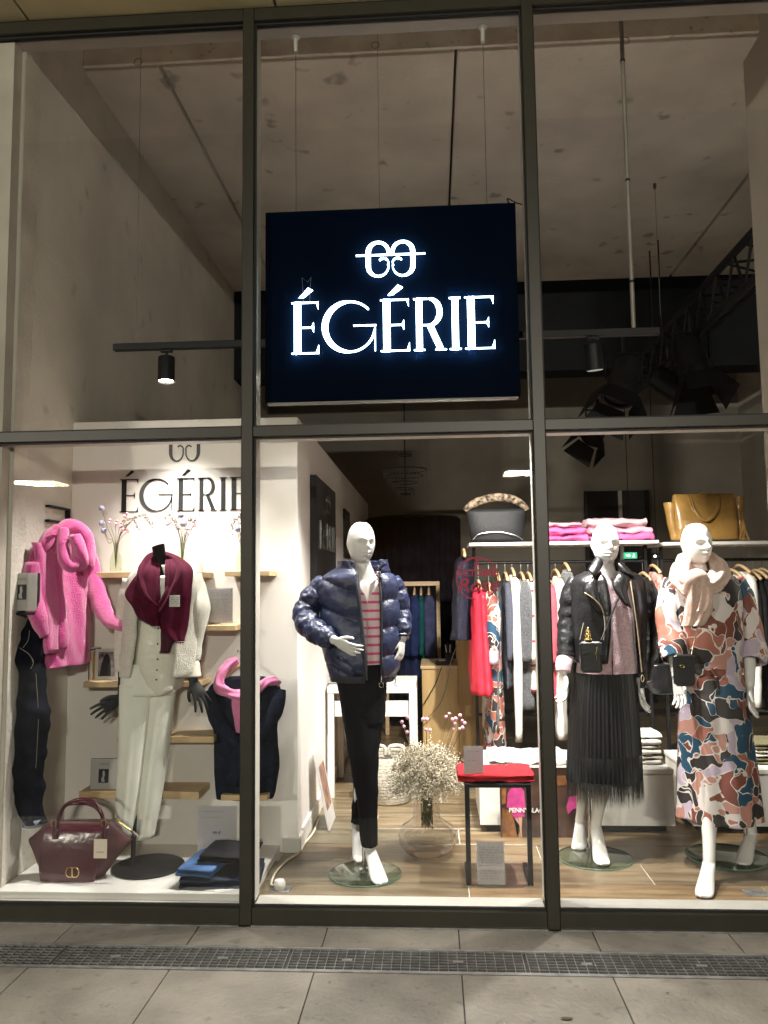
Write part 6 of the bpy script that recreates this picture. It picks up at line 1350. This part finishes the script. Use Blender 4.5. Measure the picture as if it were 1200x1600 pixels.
# low white benches
def bench(xa, xb, label):
    t = thing('low_bench', label, 'bench', ((xa+xb)/2, 1.35, FZ), 'low white benches under the racks'); zt = .405
    MB().box(xa, xb, 1.10, 1.62, zt-.025, zt, .002).build('bench_top', m_whitegloss, t); MB().box(xa+.004, xb-.004, 1.118, 1.61, .10, zt-.0255).build('carcass', m_ivory, t)
    MB().box(xa+.002, xb-.002, 1.104, 1.1175, .100, zt-.0258, .002).build('front_panel', m_whitegloss, t); MB().box(xa+.04, xb-.04, 1.15, 1.60, FZ, .0995).build('plinth', m_blk, t); return zt
zbn = bench(P(750, 1300, 1.1)[0], P(1057, 1300, 1.1)[0], 'low white bench behind the side table and the leather jacket mannequin')
bench(P(1084, 1300, 1.1)[0], 3.0, 'low white bench behind the patterned dress at the right')
zz = zbn+.001
for k in range(3):
    a, b = P(998, 1170, 1.3)[0], P(1027, 1170, 1.3)[0]; folded('folded_towel', ['cream garment at the bottom of the small pile on the bench', 'cream garment in the middle of the small pile on the bench', 'cream garment on top of the small pile on the bench'][k], 'garment', m_wool, a-.04+.004*k, b, 1.2, 1.45, zz, zz+.055, 'cream garments folded on the bench', 2, 60+k, sag=.012); zz += .056
zz = zbn+.001
for k in range(3):
    folded('folded_shirt', ['olive garment at the bottom of the pile on the right bench', 'pale garment in the middle of the pile on the right bench', 'olive garment on top of the pile on the right bench'][k], 'garment', [fabric('olive_cloth', (.16, .14, .08), .2, 12), m_wool, MATS['olive_cloth']][k], P(1172, 1180, 1.3)[0], P(1172, 1180, 1.3)[0]+.3, 1.2, 1.45, zz, zz+.04, 'garments folded on the right bench', 2, 70+k); zz += .041
folded('white_garment', 'crumpled white garment laid along the bench behind the side table', 'garment', m_wht, P(762, 1190, 1.3)[0], P(880, 1190, 1.3)[0], 1.18, 1.5, zbn+.001, zbn+.05, None, 1, 80, sag=.03)
# fashion poster standing on the floor
Yp = 1.02; xa5, xb5 = P(783, 1318, Yp)[0], P(926, 1318, Yp)[0]; z0p = P(790, 1321, Yp)[2]; hp_ = P(790, 1212, Yp)[2]-z0p
z0p = max(z0p, FZ+.001)
po = thing('fashion_poster', 'dark fashion poster with two pink dressed models standing before the bench', 'poster', ((xa5+xb5)/2, Yp, z0p))
MB().box(xa5, xb5, Yp, Yp+.012, z0p, z0p+hp_).build('backing_board', M('poster_dark', (.035, .018, .016), .4, var=.5, vs=9, col2=(.10, .045, .03)), po)
def fx(px, py): q = P(px, py, Yp-.001); return (q[0], Yp-.0012, q[2])
def pr_(name, pts, mat, d=.0006): w = MB(); w.poly([fx(*p) for p in pts], (0, d, 0)); return w.build(name, mat, po)
m_pkd = M('pink_dress_print', (.50, .05, .22), .45, var=.2, vs=30); m_skin = M('skin_print', (.46, .27, .19), .5); m_org = M('orange_brown_print', (.22, .09, .03), .45, var=.5, vs=20); m_pb = M('black_print', (.012, .012, .013), .4)
pr_('chair_print', [(785, 1262), (797, 1268), (812, 1290), (810, 1312), (790, 1316), (785, 1316)], m_org)
pr_('panel_print', [(784, 1212), (792, 1212), (790, 1255), (784, 1258)], m_org); pr_('panel_print', [(868, 1212), (886, 1212), (886, 1226), (872, 1228)], m_org)
pr_('dress_print', [(798, 1232), (812, 1228), (819, 1236), (821, 1262), (817, 1264), (820, 1276), (810, 1277), (803, 1280), (799, 1270), (797, 1262), (792, 1262), (793, 1240)], m_pkd)
pr_('leg_print', [(803, 1279), (809, 1278), (812, 1295), (814, 1310), (810, 1311), (806, 1296)], m_skin); pr_('leg_print', [(810, 1277), (816, 1277), (815, 1295), (816, 1309), (813, 1310), (811, 1294)], m_skin)
pr_('shoe_print', [(811, 1309), (818, 1308), (819, 1314), (811, 1315)], m_pb); pr_('face_print', [(801, 1222), (807, 1220), (812, 1223), (811, 1229), (806, 1232), (802, 1229)], m_skin)
pr_('dress_print', [(889, 1245), (900, 1243), (908, 1250), (905, 1262), (896, 1264), (888, 1272), (885, 1262)], m_pkd)
w = MB(); a, b = P(795, 1266, Yp-.003), P(880, 1266, Yp-.003); text_mesh(w, 'PENNYBLACK', (a[0], Yp-.0032, P(795, 1269, Yp)[2]), Vv(1, 0, 0), Vv(0, 0, 1), .0335, .0006, bold=.0006, align='LEFT'); w.build('poster_lettering', M('white_print', (.8, .8, .8), .5), po)
# ================================================================== accessories on the right mannequins
m_peach = fabric('peach_wool', (.70, .50, .42), .12, 60, bump=.6, bs=200, sheen=.4)
sp_ = thing('peach_scarf', 'pale peach wool scarf wrapped round the mannequin in the patterned dress', 'scarf', P(1090, 930, .5))
MB().add(*tubed([P(1080, 925, .47), P(1066, 908, .50), P(1065, 888, .56), P(1078, 874, .64), P(1096, 872, .68), P(1115, 878, .63), P(1124, 895, .56), P(1114, 912, .49), P(1096, 920, .465)], [.034, .04, .042, .036, .034, .036, .042, .04, .034], 26, 8, lambda u, t, p: .012*math.sin(t*5+u*8)+.007*fbm(p, 16, 2))).build('neck_loop', m_peach, sp_, smooth=True)
MB().add(*tubed([P(1072, 930, .48), P(1078, 908, .455), P(1092, 902, .445), P(1100, 915, .445)], [.02, .034, .036, .03], 20, 7, fl_)).build('knot', m_peach, sp_, smooth=True)
strip('long_tail', [(905, 1077, 1100), (925, 1074, 1106), (950, 1072, 1112), (972, 1069, 1100), (978, 1066, 1094)], .45, .455, .026, m_peach, sp_, .011, 5, 3, 44)
strip('short_tail', [(905, 1092, 1104), (925, 1094, 1114), (948, 1090, 1112), (955, 1088, 1108)], .43, .435, .022, m_peach, sp_, .006, 3, 6, 30)
def shoulder_bag(label, px0, px1, py0, py1, Y, strap, mat, sm, name='crossbody_bag'):
    t = thing(name, label, 'handbag', P((px0+px1)/2, py1, Y)); a, b = P(px0, py1, Y), P(px1, py0, Y)
    MB().box(a[0], b[0], Y-.025, Y+.025, a[2], b[2], .012).build('bag_body', mat, t, smooth=True, auto=35)
    MB().box(a[0]+.002, b[0]-.002, Y-.031, Y-.026, a[2]*.42+b[2]*.58, b[2]-.004, .002).build('front_flap', mat, t)
    c = P((px0*.6+px1*.4), py0*.5+py1*.5-(py1-py0)*.12, Y-.034); w = MB(); w.tube([c+Vv(.009*math.cos(a_), 0, .007*math.sin(a_)) for a_ in np.linspace(0, 2*math.pi, 14, endpoint=False)], .0016, 6, closed=True); w.tube([c+Vv(0, 0, .006), c+Vv(0, 0, -.006)], .0014, 6); w.build('bag_emblem', sm, t)
    MB().tube(strap, .0045 if sm is not m_gold else .003, 6, res=6).build('strap', mat if sm is not m_gold else m_zip, t, smooth=True); return t
m_smooth = M('smooth_black_leather', (.010, .010, .011), .35, var=.15, vs=10, bump=.05, bs=80)
cb = shoulder_bag('small black leather crossbody bag hanging over the leather jacket', 907, 939, 1002, 1051, .555, [P(938, 1003, .555), P(948, 980, .575), P(962, 945, .59), P(976, 915, .60), P(984, 900, .65)], m_smooth, m_blk)
w = MB(); w.tube([P(933, 1010, .52), P(931, 1020, .52), P(932, 1030, .52)], .0018, 5); w.build('gold_zip', m_gold, cb)
c = P(919, 1000, .555); w = MB(); w.lathe([(.022, 0), (.020, .010), (.012, .016), (.016, .024), (.015, .034), (.008, .038), (.012, .044), (.011, .052), (.004, .058), (.005, .064), (.001, .068)], (c[0], .555, c[2]-.004), 18)
tag(w.build('gold_ornament', m_gold, None, (c[0], .555, c[2]), smooth=True), 'ornate gold stopper standing in the black crossbody bag', 'ornament')
shoulder_bag('small black bag on a gold chain in front of the patterned dress', 1054, 1083, 1022, 1072, .425, [P(1080, 1024, .43), P(1084, 1005, .46), P(1090, 980, .48), P(1096, 960, .49)], m_smooth, m_gold)
# second floor socket by the right mannequin
c = PZ(1183, 1397, FZ); tag(MB().box(c[0]-.05, c[0]+.05, c[1]-.03, c[1]+.05, FZ-.001, FZ+.003, .001).lathe([(.02, 0), (.02, .002)], (c[0], c[1]+.01, FZ+.003), 16).build('floor_socket', m_steel, None, (c[0], c[1], FZ)), 'closed steel floor socket at the right by the patterned dress', 'socket')
# small litter on the pavement
for px, py, s_, lab in ((886, 1592, .022, 'small dry brown leaf lying on the pavement near the bottom edge'), (1043, 1552, .007, 'tiny dark crumb on the pavement right of the leaf'), (515, 1535, .006, 'tiny dark crumb on the pavement left of the leaf')):
    c = PZ(px, py, .002); w = MB(); w.poly([c+Vv(x*s_, y*s_, .0008+.0015*abs(x)) for x, y in ((-1, 0), (-.5, .35), (.2, .4), (1, .1), (.4, -.3), (-.4, -.35))], (0, 0, .0008))
    tag(w.build('dry_leaf' if s_ > .01 else 'crumb', M('dry_leaf_brown', (.07, .05, .03), .8), None, c), lab, 'leaf' if s_ > .01 else 'litter')
